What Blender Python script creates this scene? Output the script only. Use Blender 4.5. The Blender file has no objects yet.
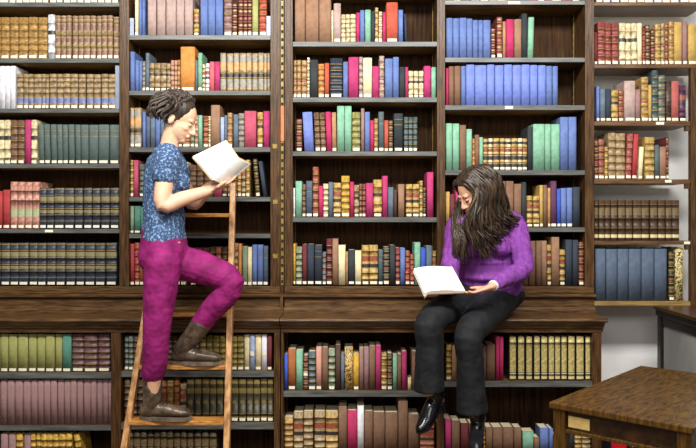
import bpy, bmesh, math, random
from mathutils import Vector, Matrix, Euler
R = random.Random(7)
F = 740.0; CX = 348.0; HY = 218.0; CZ = 1.5
def PX(x, D): return (x-CX)*D/F
def PZ(y, D): return CZ-(y-HY)*D/F
def P(x, y, D): return Vector((PX(x, D), D, PZ(y, D)))
C = bpy.context.scene.collection
def srgb(c):
    return tuple(((v/255)/12.92 if v/255 <= .04045 else ((v/255+.055)/1.055)**2.4) for v in c)+(1,)
# ------------------------------------------------------------ materials
MC = {}
def mat(name, c1, c2=None, rough=.6, scale=30, kind='noise', bump=.0, metal=0, stretch=(1,1,1), lo=.35, hi=.65, bscale=None, spec=.5, detail=4):
    if name in MC: return MC[name]
    m = bpy.data.materials.new(name); m.use_nodes = True; MC[name] = m
    nt = m.node_tree; N = nt.nodes; L = nt.links; b = N['Principled BSDF']
    b.inputs['Roughness'].default_value = rough; b.inputs['Metallic'].default_value = metal
    b.inputs['Specular IOR Level'].default_value = spec
    tc = N.new('ShaderNodeTexCoord'); mp = N.new('ShaderNodeMapping'); mp.inputs['Scale'].default_value = stretch
    L.new(tc.outputs['Object'], mp.inputs['Vector'])
    if kind == 'voronoi':
        t = N.new('ShaderNodeTexVoronoi'); t.inputs['Scale'].default_value = scale; out = t.outputs['Distance']
    elif kind == 'wave':
        t = N.new('ShaderNodeTexWave'); t.inputs['Scale'].default_value = scale; t.inputs['Distortion'].default_value = 5; t.inputs['Detail'].default_value = 3; t.inputs['Detail Scale'].default_value = 1.5; out = t.outputs['Fac']
    else:
        t = N.new('ShaderNodeTexNoise'); t.inputs['Scale'].default_value = scale; t.inputs['Detail'].default_value = detail; out = t.outputs['Fac']
    L.new(mp.outputs['Vector'], t.inputs['Vector'])
    cr = N.new('ShaderNodeValToRGB'); cr.color_ramp.elements[0].position = lo; cr.color_ramp.elements[1].position = hi
    cr.color_ramp.elements[0].color = srgb(c1); cr.color_ramp.elements[1].color = srgb(c2 or c1)
    L.new(out, cr.inputs['Fac']); L.new(cr.outputs['Color'], b.inputs['Base Color'])
    if bump:
        bn = N.new('ShaderNodeTexNoise'); bn.inputs['Scale'].default_value = bscale or scale*2; bn.inputs['Detail'].default_value = 6
        L.new(mp.outputs['Vector'], bn.inputs['Vector'])
        bp = N.new('ShaderNodeBump'); bp.inputs['Strength'].default_value = bump; bp.inputs['Distance'].default_value = .01
        L.new(bn.outputs['Fac'], bp.inputs['Height']); L.new(bp.outputs['Normal'], b.inputs['Normal'])
    return m
def dk(c, k): return tuple(max(0, min(255, v*k)) for v in c)
WOOD = mat('dark_oak', (46,30,17), (104,73,42), .36, 14, stretch=(6,6,.6), bump=.15, spec=.3, lo=.3, hi=.75)
WOODH = mat('dark_oak_rail', (52,35,20), (116,84,50), .34, 14, stretch=(.7,6,7), bump=.15, spec=.35, lo=.3, hi=.75)
BACK = mat('back_board', (40,24,11), (76,50,26), .7, 9, stretch=(8,1,.5), bump=.1, spec=.15)
SHELFM = mat('shelf_edge_paint', (64,66,66), (106,108,104), .4, 12, stretch=(.6,6,6), bump=.05, lo=.3, hi=.7)
SHELFU = mat('shelf_board_wood', (70,50,22), (122,92,46), .5, 9, stretch=(.6,5,5))
BRASS = mat('brass_strip', (122,98,36), (160,134,60), .45, 60, metal=.2)
HOLE = mat('strip_hole', (12,9,6), None, .9)
PAGE = mat('page_edges', (205,190,150), (232,220,188), .85, 240, stretch=(1,1,.05))
PAPER = mat('white_paper', (236,232,220), (250,248,242), .8, 20)
LABEL = mat('paper_label', (228,220,190), (246,242,225), .75, 90)
GOLD = mat('gilt', (124,102,58), (160,136,82), .4, 150, metal=.15)
LADW = mat('ladder_wood', (150,98,52), (206,160,104), .4, 16, stretch=(3,3,1), bump=.05)
LADT = mat('ladder_tread_wood', (150,92,38), (206,146,72), .45, 20, stretch=(1,5,4), bump=.08)
TABW = mat('worn_table_wood', (48,30,10), (110,76,26), .26, 11, stretch=(9,1.4,1), bump=.1, lo=.3, hi=.74, detail=8)
TABD = mat('table_dark_edge', (40,24,12), (74,48,22), .3, 22, stretch=(1,4,1), bump=.05)
BLACKW = mat('ebonised_wood', (14,12,11), (34,30,26), .3, 15, stretch=(2,2,1))
WALLM = mat('white_plaster', (238,238,236), (248,248,246), .9, 5, bump=.03)
FLOORM = mat('floor_boards', (70,48,30), (110,80,52), .5, 5, stretch=(1,8,1), bump=.05)

# ------------------------------------------------------------ object helpers
def link(name, me, parent=None, mats=()):
    o = bpy.data.objects.new(name, me); C.objects.link(o)
    for m in mats: me.materials.append(m)
    if parent: o.parent = parent
    return o
def tag(o, label=None, cat=None, group=None, kind=None):
    if label: o['label'] = label
    if cat: o['category'] = cat
    if group: o['group'] = group
    if kind: o['kind'] = kind
    return o
def empty(name, loc=(0,0,0), label=None, cat=None, group=None, roty=0):
    o = bpy.data.objects.new(name, None); C.objects.link(o); o.location = loc; o.empty_display_size = .05
    o.rotation_euler = (0, roty, 0)
    return tag(o, label, cat, group)
def box(bm, x0, x1, y0, y1, z0, z1, mi=0, M=None):
    vs = [bm.verts.new((x, y, z)) for x in (x0, x1) for y in (y0, y1) for z in (z0, z1)]
    fs = [(0,1,3,2),(4,6,7,5),(0,4,5,1),(2,3,7,6),(0,2,6,4),(1,5,7,3)]
    for f in fs:
        fc = bm.faces.new([vs[i] for i in f]); fc.material_index = mi
    if M: bmesh.ops.transform(bm, matrix=M, verts=vs)
    return vs
def bmobj(name, bm, mats, parent=None, bevel=0, smooth=False, loc=None):
    bmesh.ops.recalc_face_normals(bm, faces=bm.faces)
    if bevel:
        es = [e for e in bm.edges if e.calc_length() > bevel*3 and len(e.link_faces) == 2 and e.calc_face_angle(0) > .6]
        bmesh.ops.bevel(bm, geom=es, offset=bevel, segments=2, affect='EDGES', profile=.6)
    me = bpy.data.meshes.new(name); bm.to_mesh(me); bm.free()
    if smooth:
        for p in me.polygons: p.use_smooth = True
    o = link(name, me, parent, mats if isinstance(mats, (list, tuple)) else [mats])
    if loc: o.location = loc
    return o
def boxobj(name, x0, x1, y0, y1, z0, z1, m, parent=None, bevel=.002):
    bm = bmesh.new(); box(bm, x0, x1, y0, y1, z0, z1); return bmobj(name, bm, m, parent, bevel)
def profile(name, x0, x1, prof, m, parent=None):
    """a moulding: closed (y,z) outline swept along x"""
    bm = bmesh.new(); a = [bm.verts.new((x0, y, z)) for y, z in prof]; b = [bm.verts.new((x1, y, z)) for y, z in prof]
    n = len(prof)
    for i in range(n): bm.faces.new((a[i], a[(i+1) % n], b[(i+1) % n], b[i]))
    bm.faces.new(a); bm.faces.new(b[::-1])
    return bmobj(name, bm, m, parent)

# ------------------------------------------------------------ setting
DU, DL, DW = 4.40, 4.20, 4.71          # upper case front, lower case front, wall
tag(boxobj('wall_back', -3.4, 3.4, DW, DW+.12, 0, 3.7, WALLM, bevel=0), kind='structure')
tag(boxobj('floor', -3.4, 3.4, -1.5, DW+.12, -.1, 0, FLOORM, bevel=0), kind='structure')

# ------------------------------------------------------------ bookcases
def strip(parent, x, y0, z0, z1, face, name='pin_strip'):
    """perforated brass strip; face 'x-' (on a right-hand side, facing -x), 'x+' or 'y' (facing the room)"""
    bm = bmesh.new(); w = .015; pitch = .048
    if face == 'y': box(bm, x-w/2, x+w/2, y0, y0+.003, z0, z1)
    elif face == 'x-': box(bm, x-.003, x, y0-w/2, y0+w/2, z0, z1)
    else: box(bm, x, x+.003, y0-w/2, y0+w/2, z0, z1)
    z = z0+.02
    while z < z1-.02:
        if face == 'y': box(bm, x-.006, x+.006, y0-.0008, y0+.001, z-.009, z+.009, 1)
        elif face == 'x-': box(bm, x-.0038, x-.002, y0-.005, y0+.005, z-.009, z+.009, 1)
        else: box(bm, x+.002, x+.0038, y0-.005, y0+.005, z-.009, z+.009, 1)
        z += pitch
    return bmobj(name, bm, [BRASS, HOLE], parent)
BD = .28
def upper_case(label, bays, posts, shelves, right_strip=None):
    """posts: list of (x0,x1) px; shelves: {bay index: [(ytop, ybot)...]}"""
    z0, z1 = PZ(313, 4.15)-.0, 3.12
    zb = PZ(313, DU)
    zb = .9365
    X = lambda x: PX(x, DU)
    root = empty('bookcase', (X((posts[0][0]+posts[-1][1])/2), DU+BD/2, zb), label, 'bookcase')
    off = root.location.copy()
    kids = []
    zr = PZ(286, DU)      # top of the bottom board
    for a, b in posts:
        bm = bmesh.new(); box(bm, X(a), X(b), DU-.004, DU+BD, zr-.002, z1)
        w = X(b)-X(a)
        box(bm, X(a)+w*.28, X(b)-w*.28, DU-.009, DU-.003, zr+.0, z1-.03)   # raised reed down the post front
        kids.append(bmobj('upright', bm, WOOD, None, .002))
    xa, xb = X(posts[0][0]), X(posts[-1][1])
    for i in range(len(bays)):
        a, b = X(posts[i][1]), X(posts[i+1][0])
        kids.append(boxobj('back_board', a, b, DU+BD-.018, DU+BD-.004, zr, z1, BACK, bevel=0))
        for yt, yb in shelves[i]:
            zt, zl = PZ(yt, DU), PZ(yb, DU)
            bm = bmesh.new(); box(bm, a+.001, b-.001, DU, DU+.012, zl, zt, 0); box(bm, a+.001, b-.001, DU+.012, DU+BD-.02, zl+.001, zt, 1)
            kids.append(bmobj('shelf', bm, [SHELFM, SHELFU], None))
        for xs, fc in ((a, 'x+'), (b, 'x-')):
            kids.append(strip(None, xs, DU+.225, zr+.01, z1-.05, fc))
    kids.append(boxobj('top_board', xa-.006, xb+.006, DU-.03, DU+BD, z1, z1+.04, WOOD))
    # bottom board, bead and plinth in one run each
    kids.append(boxobj('bottom_rail', xa, xb, DU-.006, DU+BD, PZ(293.5, DU), zr-.0025, WOODH))
    y = DU
    kids.append(profile('bead_moulding', xa-.006, xb+.006, [(y+.05, PZ(293.8, y)), (y-.014, PZ(293.8, y)), (y-.024, PZ(294.8, y)), (y-.024, PZ(296.2, y)), (y-.012, PZ(298, y)), (y+.05, PZ(298.5, y))], WOODH))
    kids.append(boxobj('plinth_panel', xa, xb, DU+.002, DU+BD, zb, PZ(298.7, DU), WOODH))
    kids.append(profile('plinth_foot', xa-.004, xb+.004, [(y+.0015, zb), (y-.02, zb), (y-.02, zb+.02), (y-.008, zb+.034), (y+.0015, zb+.036)], WOODH))
    for k in kids: k.parent = root; k.matrix_parent_inverse = Matrix.Translation(-off)
    return root, off
def addpart(root, k, off): k.parent = root; k.matrix_parent_inverse = Matrix.Translation(-off)

UA, offA = upper_case('tall dark oak bookcase upper half filling the left of the wall, two bays wide', ['far-left','second'],
    [(-52,-42),(119.5,129),(270.5,280)],
    [[(2.5,6.5),(58.5,62.5),(108.5,112.5),(164,168),(229,233)], [(35.2,39.5),(90.8,95),(147.3,151.8),(197,201.3),(233.8,238)]])
UB, offB = upper_case('tall dark oak bookcase upper half behind the seated woman, two bays wide', ['third','fourth'],
    [(284.5,292.7),(437,445),(585,594)],
    [[(-12,-8),(41.8,46.3),(97.5,102),(151.5,155.8),(217.3,222)], [(.5,4.5),(57.7,62),(105.3,109.8),(170.3,174.8),(227.5,231.8)]])
# small plates, shelf tickets and the strip in the gap
for x, y in ((275.5,202),(275.5,256),(275,146.5)):
    addpart(UA, boxobj('post_plate', PX(x-2.4,DU), PX(x+2.4,DU), DU-.0125, DU-.0092, PZ(y+2.2,DU), PZ(y-2.2,DU), BRASS, bevel=.0005), offA)
addpart(UA, boxobj('shelf_ticket', PX(45,DU), PX(53,DU), DU-.0015, DU-.0002, PZ(232.2,DU), PZ(229.8,DU), LABEL, bevel=0), offA)
for x0, x1, y in ((508,520,1.0),(505,513,105.8)):
    addpart(UB, boxobj('shelf_ticket', PX(x0,DU), PX(x1,DU), DU-.0015, DU-.0002, PZ(y+3,DU), PZ(y+.3,DU), LABEL, bevel=0), offB)
s = strip(None, PX(282.2,DU), DU+.0035, PZ(285,DU), 3.1, 'y', 'gap_strip'); addpart(UA, s, offA)
zf_ = .9372
k = boxobj('gap_filler', PX(280.1,DU), PX(283.3,DU), DU+.007, DU+.05, zf_, 3.11, WOOD, bevel=0); addpart(UA, k, offA)
k = boxobj('gap_foot', PX(280.4,DU), PX(283.3,DU), DU-.018, DU+.006, .9372, PZ(294,DU), WOODH, bevel=0); addpart(UA, k, offA)
k = boxobj('orange_tape', PX(280.7,DU), PX(284.0,DU), DU-.0005, DU+.002, PZ(141,DU), PZ(106,DU), mat('orange_tape', (196,98,40), (214,120,60), .5, 30), bevel=0); addpart(UA, k, offA)

def lower_case(label, posts, shelves, xl, xr, ol=1, orr=1):
    X = lambda x: PX(x, DL); root = empty('base_cabinet', (X((xl+xr)/2), DL+.2, 0), label, 'bookcase'); off = root.location.copy(); kids = []
    zt = PZ(332.5, DL); back = DW-.012
    for a, b in posts:
        bm = bmesh.new(); box(bm, X(a), X(b), DL, back-.012, .0, zt); w = X(b)-X(a)
        box(bm, X(a)+w*.3, X(b)-w*.3, DL-.006, DL+.001, .14, zt-.01)
        kids.append(bmobj('upright', bm, WOOD, None, .002))
    xa, xb = X(posts[0][0]), X(posts[-1][1])
    for i in range(len(posts)-1):
        a, b = X(posts[i][1]), X(posts[i+1][0])
        kids.append(boxobj('back_board', a, b, DL+.30, DL+.312, .0, zt, BACK, bevel=0))
        for yt, yb in shelves[i]:
            z1, z0 = PZ(yt, DL), PZ(yb, DL)
            bm = bmesh.new(); box(bm, a+.001, b-.001, DL+.002, DL+.014, z0, z1, 0); box(bm, a+.001, b-.001, DL+.014, DL+.298, z0+.001, z1, 1)
            kids.append(bmobj('shelf', bm, [SHELFM, SHELFU], None))
        kids.append(strip(None, a, DL+.24, .14, zt-.01, 'x+')); kids.append(strip(None, b, DL+.24, .14, zt-.01, 'x-'))
    kids.append(boxobj('foot_rail', xa, xb, DL-.012, DL-.001, 0, .02, WOODH))
    y = DL
    kids.append(profile('cornice', xa-.008*ol, xb+.008*orr, [(back, zt+.001), (y-.004, zt+.001), (y-.004, zt+.02), (y-.016, zt+.028), (y-.016, zt+.036), (y-.038, zt+.054), (y-.038, PZ(323.2, 4.15)), (back, PZ(323.2, 4.15))], WOODH))
    zl = .936; z2 = PZ(323.0, 4.15)
    kids.append(profile('ledge', xa-.02*ol, xb+.02*orr, [(back, z2+.0005), (y-.042, z2+.0005), (y-.052, z2+.006), (y-.055, (z2+zl)/2), (y-.052, zl-.004), (y-.046, zl), (back, zl)], WOODH))
    for k in kids: k.parent = root; k.matrix_parent_inverse = Matrix.Translation(-off)
    return root
zq = 455
LA = lower_case('dark oak base cabinet with ledge under the left bookcase, behind the ladder', [(-60,-50),(111,121),(274,280)],
    [[(373,378.5),(426,430.5),(476,480)], [(371.3,377),(423,429.3),(472,476)]], -52, 280, 1, 0)
LB = lower_case('dark oak base cabinet with the ledge the seated woman sits on', [(280.8,283.4),(437,444),(592.5,601.5)],
    [[(391.2,396.8),(455,459.5)], [(381.5,387),(455,459.5)]], 281, 601, 0, 1)
# open shelving on the white wall at the right
offC = Vector((PX(642,DU), DU+.14, PZ(305.5,DU)))
UC = empty('wall_shelving', offC, 'open brown shelving on the white wall right of the tall bookcases', 'shelving')
SR = mat('shelf_brown_edge', (72,46,24), (112,80,48), .45, 12, stretch=(.6,6,6))
SY = mat('shelf_pale_edge', (120,92,48), (160,130,76), .45, 12, stretch=(.6,6,6))
for i, (yt, yb) in enumerate([(2.2,5.6),(64.3,68),(121.3,125.6),(179.3,183.5),(240.8,244.6),(301.4,305.6)]):
    xr = 706 if i < 2 else 690.5
    k = boxobj('shelf', PX(594.4,DU), PX(xr,DU), DU, DU+.25, PZ(yb,DU), PZ(yt,DU), SY if i == 5 else SR, bevel=.0015); addpart(UC, k, offC)
k = boxobj('upright', PX(690.8,DU), PX(700,DU), DU-.004, DU+.035, PZ(316,DU), PZ(68.2,DU), WOOD); addpart(UC, k, offC)
k = boxobj('upright', PX(706.3,DU), PX(713,DU), DU-.004, DU+.035, PZ(68,DU), 3.0, WOOD); addpart(UC, k, offC)
for yy in (125.8,183.7,244.8):
    k = boxobj('bracket', PX(686,DU), PX(690.6,DU), DU+.004, DU+.03, PZ(yy+5,DU), PZ(yy,DU), WOOD); addpart(UC, k, offC)
for x0, x1, y in ((656,664,122),(665,671.5,180),(684,690,241.5)):
    addpart(UC, boxobj('shelf_ticket', PX(x0,DU), PX(x1,DU), DU-.0015, DU-.0002, PZ(y+2.6,DU), PZ(y,DU), LABEL, bevel=0), offC)

# ------------------------------------------------------------ books
COL = {
 'tan':((176,128,84),'tan'), 'och':((182,136,68),'ochre'), 'cre':((226,208,158),'cream'), 'whi':((224,224,230),'white'), 'mar':((112,44,48),'maroon'),
 'cal':((168,140,98),'calf-tan'), 'bro':((128,92,68),'brown'), 'dbr':((84,60,46),'dark-brown'), 'mag':((184,46,104),'magenta'), 'cri':((190,38,92),'crimson'),
 'dgr':((86,104,100),'dark-green'), 'red':((176,54,56),'red'), 'pin':((208,142,122),'pink'), 'nav':((48,58,72),'navy'), 'oli':((146,146,78),'olive-green'),
 'tea':((74,132,112),'teal'), 'pur':((108,72,74),'purple-brown'), 'mau':((148,110,108),'mauve'), 'yel':((206,158,48),'yellow'), 'blu':((92,116,178),'blue'),
 'sla':((92,108,126),'slate-grey'), 'tau':((176,148,140),'taupe'), 'ora':((214,134,58),'orange'), 'gre':((116,168,132),'green'), 'min':((122,178,146),'mint-green'),
 'cor':((222,92,104),'coral'), 'gry':((142,138,130),'grey'), 'ras':((190,72,98),'raspberry'), 'pbl':((150,168,206),'pale-blue'), 'rus':((170,92,62),'rust'),
 'bla':((48,54,58),'black'), 'ror':((190,78,54),'orange-red'), 'gol':((190,152,76),'golden'), 'sag':((134,152,122),'sage-green'), 'bbl':((106,126,210),'bright-blue'),
 'sbl':((78,94,116),'slate-blue'), 'ogo':((150,132,58),'olive-gold'), 'wre':((150,66,60),'worn-red'), 'dre':((178,88,80),'dusty-red'), 'vel':((226,206,158),'vellum'),
 'dor':((168,94,40),'burnt-orange'), 'ygr':((168,166,96),'yellow-green'), 'dol':((64,56,30),'dark-olive'), 'cob':((52,84,196),'cobalt-blue'), 'ppl':((92,50,84),'purple'),
 'cgo':((198,178,112),'pale-gold'), 'tdk':((78,98,100),'dark-teal'), 'lbr':((152,112,84),'light-brown'),
}
def bmat(col, tex):
    c = COL[col][0]; g_ = sum(c)/3; c = tuple(g_+(v-g_)*.86 for v in c)
    if tex == 'cloth': return mat('cloth_'+COL[col][1], dk(c,.93), dk(c,1.06), .75, 35, bump=.12, bscale=600, spec=.3)
    if tex == 'leather': return mat('leather_'+COL[col][1], dk(c,.72), dk(c,1.1), .42, 45, bump=.12, bscale=150)
    if tex == 'speck': return mat('marbled_'+COL[col][1], dk(c,.3), dk(c,1.15), .5, 120, lo=.42, hi=.56, detail=2)
# rows: (z0, z1, material slot, raised)   slots: c base, g gilt, a accent, k dark, r red patch, w cream
STY = {
 'p': ('cloth', 'cloth-bound', []),
 's': ('cloth', 'gilt-lined', [(.70,.712,'g',0),(.84,.852,'g',0)]),
 'b': ('leather', 'ribbed-leather', [(.10,.112,'g',0),(.20,.22,'g',1),(.36,.38,'g',1),(.52,.54,'g',1),(.68,.70,'g',1),(.84,.86,'g',1)]),
 'd': ('leather', 'banded-leather', [(.10,.2,'a',0),(.28,.30,'g',1),(.38,.48,'a',0),(.55,.57,'g',1),(.66,.8,'a',0),(.85,.87,'g',1),(.92,.97,'a',0)]),
 'n': ('leather', 'gold-banded', [(.185,.2,'g',0),(.33,.345,'g',1),(.39,.46,'N',0),(.48,.5,'g',1),(.64,.66,'g',1),(.68,.79,'N',0),(.81,.83,'g',1),(.955,.985,'g',0)]),
 't': ('leather', 'blue-banded', [(.17,.30,'B',0),(.46,.465,'k',1),(.62,.625,'k',1),(.78,.785,'k',1),(.90,.905,'k',1)]),
 'k': ('leather', 'pale-banded', [(.26,.43,'S',0),(.6,.61,'k',1),(.80,.81,'k',1)]),
 'v': ('leather', 'calf-bound', [(.14,.15,'k',1),(.30,.31,'k',1),(.44,.53,'k',0),(.60,.73,'r',0),(.85,.86,'k',1)]),
 'V': ('leather', 'black-labelled', [(.14,.145,'k',1),(.34,.345,'k',1),(.55,.64,'k',0),(.80,.805,'k',1)]),
 'G': ('leather', 'grey-banded', [(.0,.05,'g',0),(.10,.32,'y',0),(.33,.36,'g',1),(.37,.46,'k',0),(.48,.5,'g',1),(.56,.75,'o',0),(.78,.93,'y',0)]),
 'm': ('speck', 'marbled', []),
 'o': ('leather', 'gold-panelled', [(.06,.12,'g',0),(.66,.78,'O',0),(.88,.985,'O',0),(.18,.19,'g',1)]),
 'w': ('leather', 'gold-spined', [(.09,.12,'W',0),(.145,.17,'W',0),(.185,.80,'W',0),(.815,.84,'W',0),(.86,.97,'W',0),(.0,.035,'k',0),(.035,.09,'w',0),(.12,.145,'k',1),(.17,.185,'k',0),(.80,.815,'k',0),(.84,.86,'k',1),(.97,1.,'g',0)]),
 'x': ('leather', 'gilt-titled', [(.07,.15,'w',0),(.30,.31,'g',1),(.55,.56,'g',1),(.62,.80,'T',0),(.88,.89,'g',1)]),
 'h': ('leather', 'dark-panelled', [(.10,.20,'k',0),(.24,.26,'g',1),(.33,.45,'k',0),(.5,.52,'g',1),(.58,.68,'r',0),(.72,.74,'g',1),(.82,.90,'k',0)]),
 'g': ('leather', 'gilt-tooled', [(.09,.12,'g',0),(.17,.19,'g',1),(.25,.29,'g',0),(.34,.36,'g',1),(.42,.46,'r',0),(.51,.53,'g',1),(.60,.64,'g',0),(.69,.71,'g',1),(.76,.80,'g',0),(.86,.88,'g',1),(.93,.96,'g',0)]),
}
ACC = {'N': mat('dull_gold_panel', (112,104,72), (156,144,104), .5, 130), 'T': mat('dull_title_panel', (92,76,50), (128,108,74), .5, 120), 'W': mat('pale_gold_spine', (156,136,76), (206,190,124), .45, 70, bump=.2), 'r': mat('red_title_leather', (122,58,44), (158,88,62), .45, 60), 'k': mat('dark_title_leather', (40,36,34), (64,58,52), .45, 60),
 'w': mat('cream_panel', (196,176,116), (226,210,160), .5, 120), 'g': GOLD, 'B': mat('blue_band', (84,98,150), (112,126,176), .55, 60), 'S': mat('sage_band', (150,160,120), (178,184,146), .55, 60),
 'a': mat('maroon_panel', (112,78,66), (140,104,84), .5, 60), 'y': mat('grey_panel', (126,122,112), (160,154,140), .5, 50), 'o': mat('ochre_panel', (178,134,84), (206,160,100), .5, 50),
 'O': mat('olive_gold_panel', (104,92,50), (142,126,72), .45, 80)}
def book_mesh(w, h, d, sty, col):
    tex, _, rows = STY[sty]
    zs = {0, h}; 
    segs = []
    cur = 0
    for r in sorted(rows):
        if r[0] > cur+1e-4: segs.append((cur, r[0], 'c', 0))
        segs.append(r); cur = r[1]
    if cur < .999: segs.append((cur, 1, 'c', 0))
    slots = ['c']
    bm = bmesh.new()
    bul = min(.006, w*.22)
    n = 6; outer = [(-w/2, d)]
    hw = w/2
    outer.append((-hw, .006))
    for i in range(n+1):
        a = math.pi*(i/n); x = -hw*math.cos(a)*.985; y = .003-(bul+.001)*math.sin(a)
        outer.append((x, y))
    outer.append((hw, .006)); outer.append((hw, d))
    t = min(.0028, w*.15)
    inner = [(hw-t, d), (hw-t, .010), (-hw+t, .010), (-hw+t, d)]
    loop = outer+inner; m = len(loop); no = len(outer)
    spine_idx = set(range(1, no-2))
    prev = None
    def ring(z, off):
        vs = []
        for i, (x, y) in enumerate(loop):
            if off and 2 <= i <= no-3: y -= .0016; x *= 1.0
            vs.append(bm.verts.new((x, y, z)))
        return vs
    first = None
    for (a, b, s_, rz) in segs:
        if s_ not in slots: slots.append(s_)
        mi = slots.index(s_)
        r0, r1 = ring(a*h, rz), ring(b*h, rz)
        if first is None: first = r0
        for i in range(m):
            j = (i+1) % m
            f = bm.faces.new((r0[i], r0[j], r1[j], r1[i]))
            f.material_index = mi if i in (range(3, no-4) if sty == 'w' else spine_idx) else 0
            f.smooth = i in spine_idx
            if prev and rz+0 != prev[1]:
                pass
        if prev is not None:
            for i in range(m):
                j = (i+1) % m
                if (prev[1] or rz) and 2 <= i <= no-3:
                    try: bm.faces.new((prev[0][i], prev[0][j], r0[j], r0[i]))
                    except ValueError: pass
        prev = (r1, rz)
    # caps (C-shaped): triangulate as strips
    for rr in (first, prev[0]):
        try:
            f = bm.faces.new(rr)
        except ValueError: pass
    bmesh.ops.remove_doubles(bm, verts=bm.verts, dist=1e-5)
    bmesh.ops.triangulate(bm, faces=[f for f in bm.faces if len(f.verts) > 4])
    bmesh.ops.recalc_face_normals(bm, faces=bm.faces)
    me = bpy.data.meshes.new('cover'); bm.to_mesh(me); bm.free()
    if sty == 'w':
        me.materials.append(bmat('bla', tex))
    else: me.materials.append(bmat(col, tex))
    for s_ in slots[1:]: me.materials.append(ACC[s_])
    return me, bul
NUM = ['zero','first','second','third','fourth','fifth','sixth','seventh','eighth','ninth','tenth','eleventh','twelfth','thirteenth','fourteenth','fifteenth','sixteenth','seventeenth','eighteenth','nineteenth','twentieth']
CARD = ['zero','one','two','three','four','five','six','seven','eight','nine','ten','eleven','twelve','thirteen','fourteen','fifteen','sixteen','seventeen','eighteen','nineteen','twenty']
LABELS = {}
BOOKS = []; ROWS = []
def patch(name, parent, w, z0, z1, bul, m):
    """paper label wrapped on the spine"""
    bm = bmesh.new(); n = 6; a0 = []; a1 = []
    for i in range(n+1):
        a = math.pi*(.2+.6*i/n); x = -w/2*math.cos(a)*.985; y = .003-(bul+.001)*math.sin(a)-.0011
        a0.append(bm.verts.new((x, y, z0))); a1.append(bm.verts.new((x, y, z1)))
    for i in range(n): bm.faces.new((a0[i], a0[i+1], a1[i+1], a1[i]))
    r = bmesh.ops.extrude_face_region(bm, geom=bm.faces[:])
    bmesh.ops.translate(bm, vec=(0, .0008, 0), verts=[v for v in r['geom'] if isinstance(v, bmesh.types.BMVert)])
    return bmobj(name, bm, m, parent)
LIM = {('far-left bay',False):(-42,119.5), ('far-left bay',True):(-50,111), ('second bay',False):(129,270.5), ('second bay',True):(121,274),
 ('third bay',False):(292.7,437), ('third bay',True):(283.4,437), ('fourth bay',False):(445,585), ('fourth bay',True):(444,592.5), ('right-hand open shelving',False):(594.6,710)}
def put_row(shelf_phrase, group, D, yshelf, text, dmax=.205):
    DF = DU if D > 4.3 else DL
    """text: 'x0 x1 ytop col style[l] [lean]' items separated by ';'"""
    zb = PZ(yshelf, DF)+.0006; items = []
    lim = LIM[(shelf_phrase.split(', ')[1], D < 4.3)]; xl_, xr_ = PX(lim[0], DF)+.0012, PX(lim[1], DF)-.0012
    for it in text.split(';'):
        p = it.split()
        if not p: continue
        if '*' in p[0]:                # x0-x1*n run
            a, n = p[0].split('*'); a0, a1 = a.split('~'); a0, a1, n = float(a0), float(a1), int(n)
            for i in range(n): items.append([a0+(a1-a0)*i/n, a0+(a1-a0)*(i+1)/n]+p[1:])
        else:
            a0, a1 = p[0].split('~'); items.append([float(a0), float(a1)]+p[1:])
    recs = []
    for x0, x1, yt, col, st, *ln in items:
        st_, lab = st[0], st[1:]
        XL, XR = max(PX(x0, D), xl_), min(PX(x1, D), xr_)
        if XR-XL < .004: XL, XR = (XL, XL+.012) if XL <= xl_ else (XR-.012, XR)
        w = XR-XL-.0008; h = PZ(float(yt), D)-zb+R.uniform(-.0015, .0015)
        size = 'thick' if w > .055 else ('slim' if w < .026 else '')
        if h > .262: size = ('tall '+size).strip()
        elif h < .175: size = ('short '+size).strip()
        recs.append(dict(cx=(XL+XR)/2, w=w, h=h, col=col, st=st_, lab=lab, ln=float(ln[0]) if ln else 0,
            look=(('leaning ' if ln and abs(float(ln[0])) > 3 else '')+size+' '+COL[col][1]+' '+STY[st_][1]+' book').strip().replace('  ', ' ')))
    ROWS.append((shelf_phrase, recs))
    for i, r in enumerate(recs):
        lb = r['look']+' on '+shelf_phrase
        dd = max(.09, min(dmax, r['h']*.72+R.uniform(-.01, .01)))
        ang = math.radians(r['ln'])
        cx = r['cx']
        yy = D+.008+R.uniform(-.0045, .005)
        zz = zb+.0004
        if ang: zz += abs(math.sin(ang))*r['w']/2; 
        root = empty('book', (cx-(math.sin(ang)*r['h']/2 if ang else 0), yy, zz), lb, 'book', group, ang)
        me, bul = book_mesh(r['w'], r['h'], dd, r['st'], r['col'])
        o = link('cover', me, root)
        t = min(.0028, r['w']*.15)
        bm = bmesh.new(); box(bm, -r['w']/2+t+.0003, r['w']/2-t-.0003, .0104, dd-.004, .003, r['h']-.003)
        pg = bmobj('page_block', bm, PAGE, root)
        if 'l' in r['lab']: patch('spine_label', root, r['w'], .006, .006+min(.016, r['h']*.07), bul, LABEL)
        if 'h' in r['lab']: patch('spine_label', root, r['w'], r['h']*.42, r['h']*.54, bul, LABEL)
        if r['st'] == 'o':
            bm = bmesh.new(); rad = min(.012, r['w']*.3)
            bmesh.ops.create_cone(bm, cap_ends=True, segments=16, radius1=rad, radius2=rad, depth=.0016, matrix=Matrix.Translation((0, -bul+.0012, r['h']*.46)) @ Matrix.Rotation(math.pi/2, 4, 'X'))
            bmobj('round_emblem', bm, ACC['O'], root)
        BOOKS.append(root); r['obj'] = root
U = DU+.015; L_ = DL+.017
B1, B2, B3, B4, B5 = 'far-left bay', 'second bay', 'third bay', 'fourth bay', 'right-hand open shelving'
def row(bay, n, D, ys, text, below=False):
    if below: ph = '%s shelf under ledge, %s' % (NUM[n], bay)
    elif n == 0: ph = 'topmost shelf, %s' % bay
    else: ph = '%s shelf down, %s' % (NUM[n], bay)
    put_row(ph, 'books on the '+ph.replace(',', ' of the'), D, ys, text)
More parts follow.
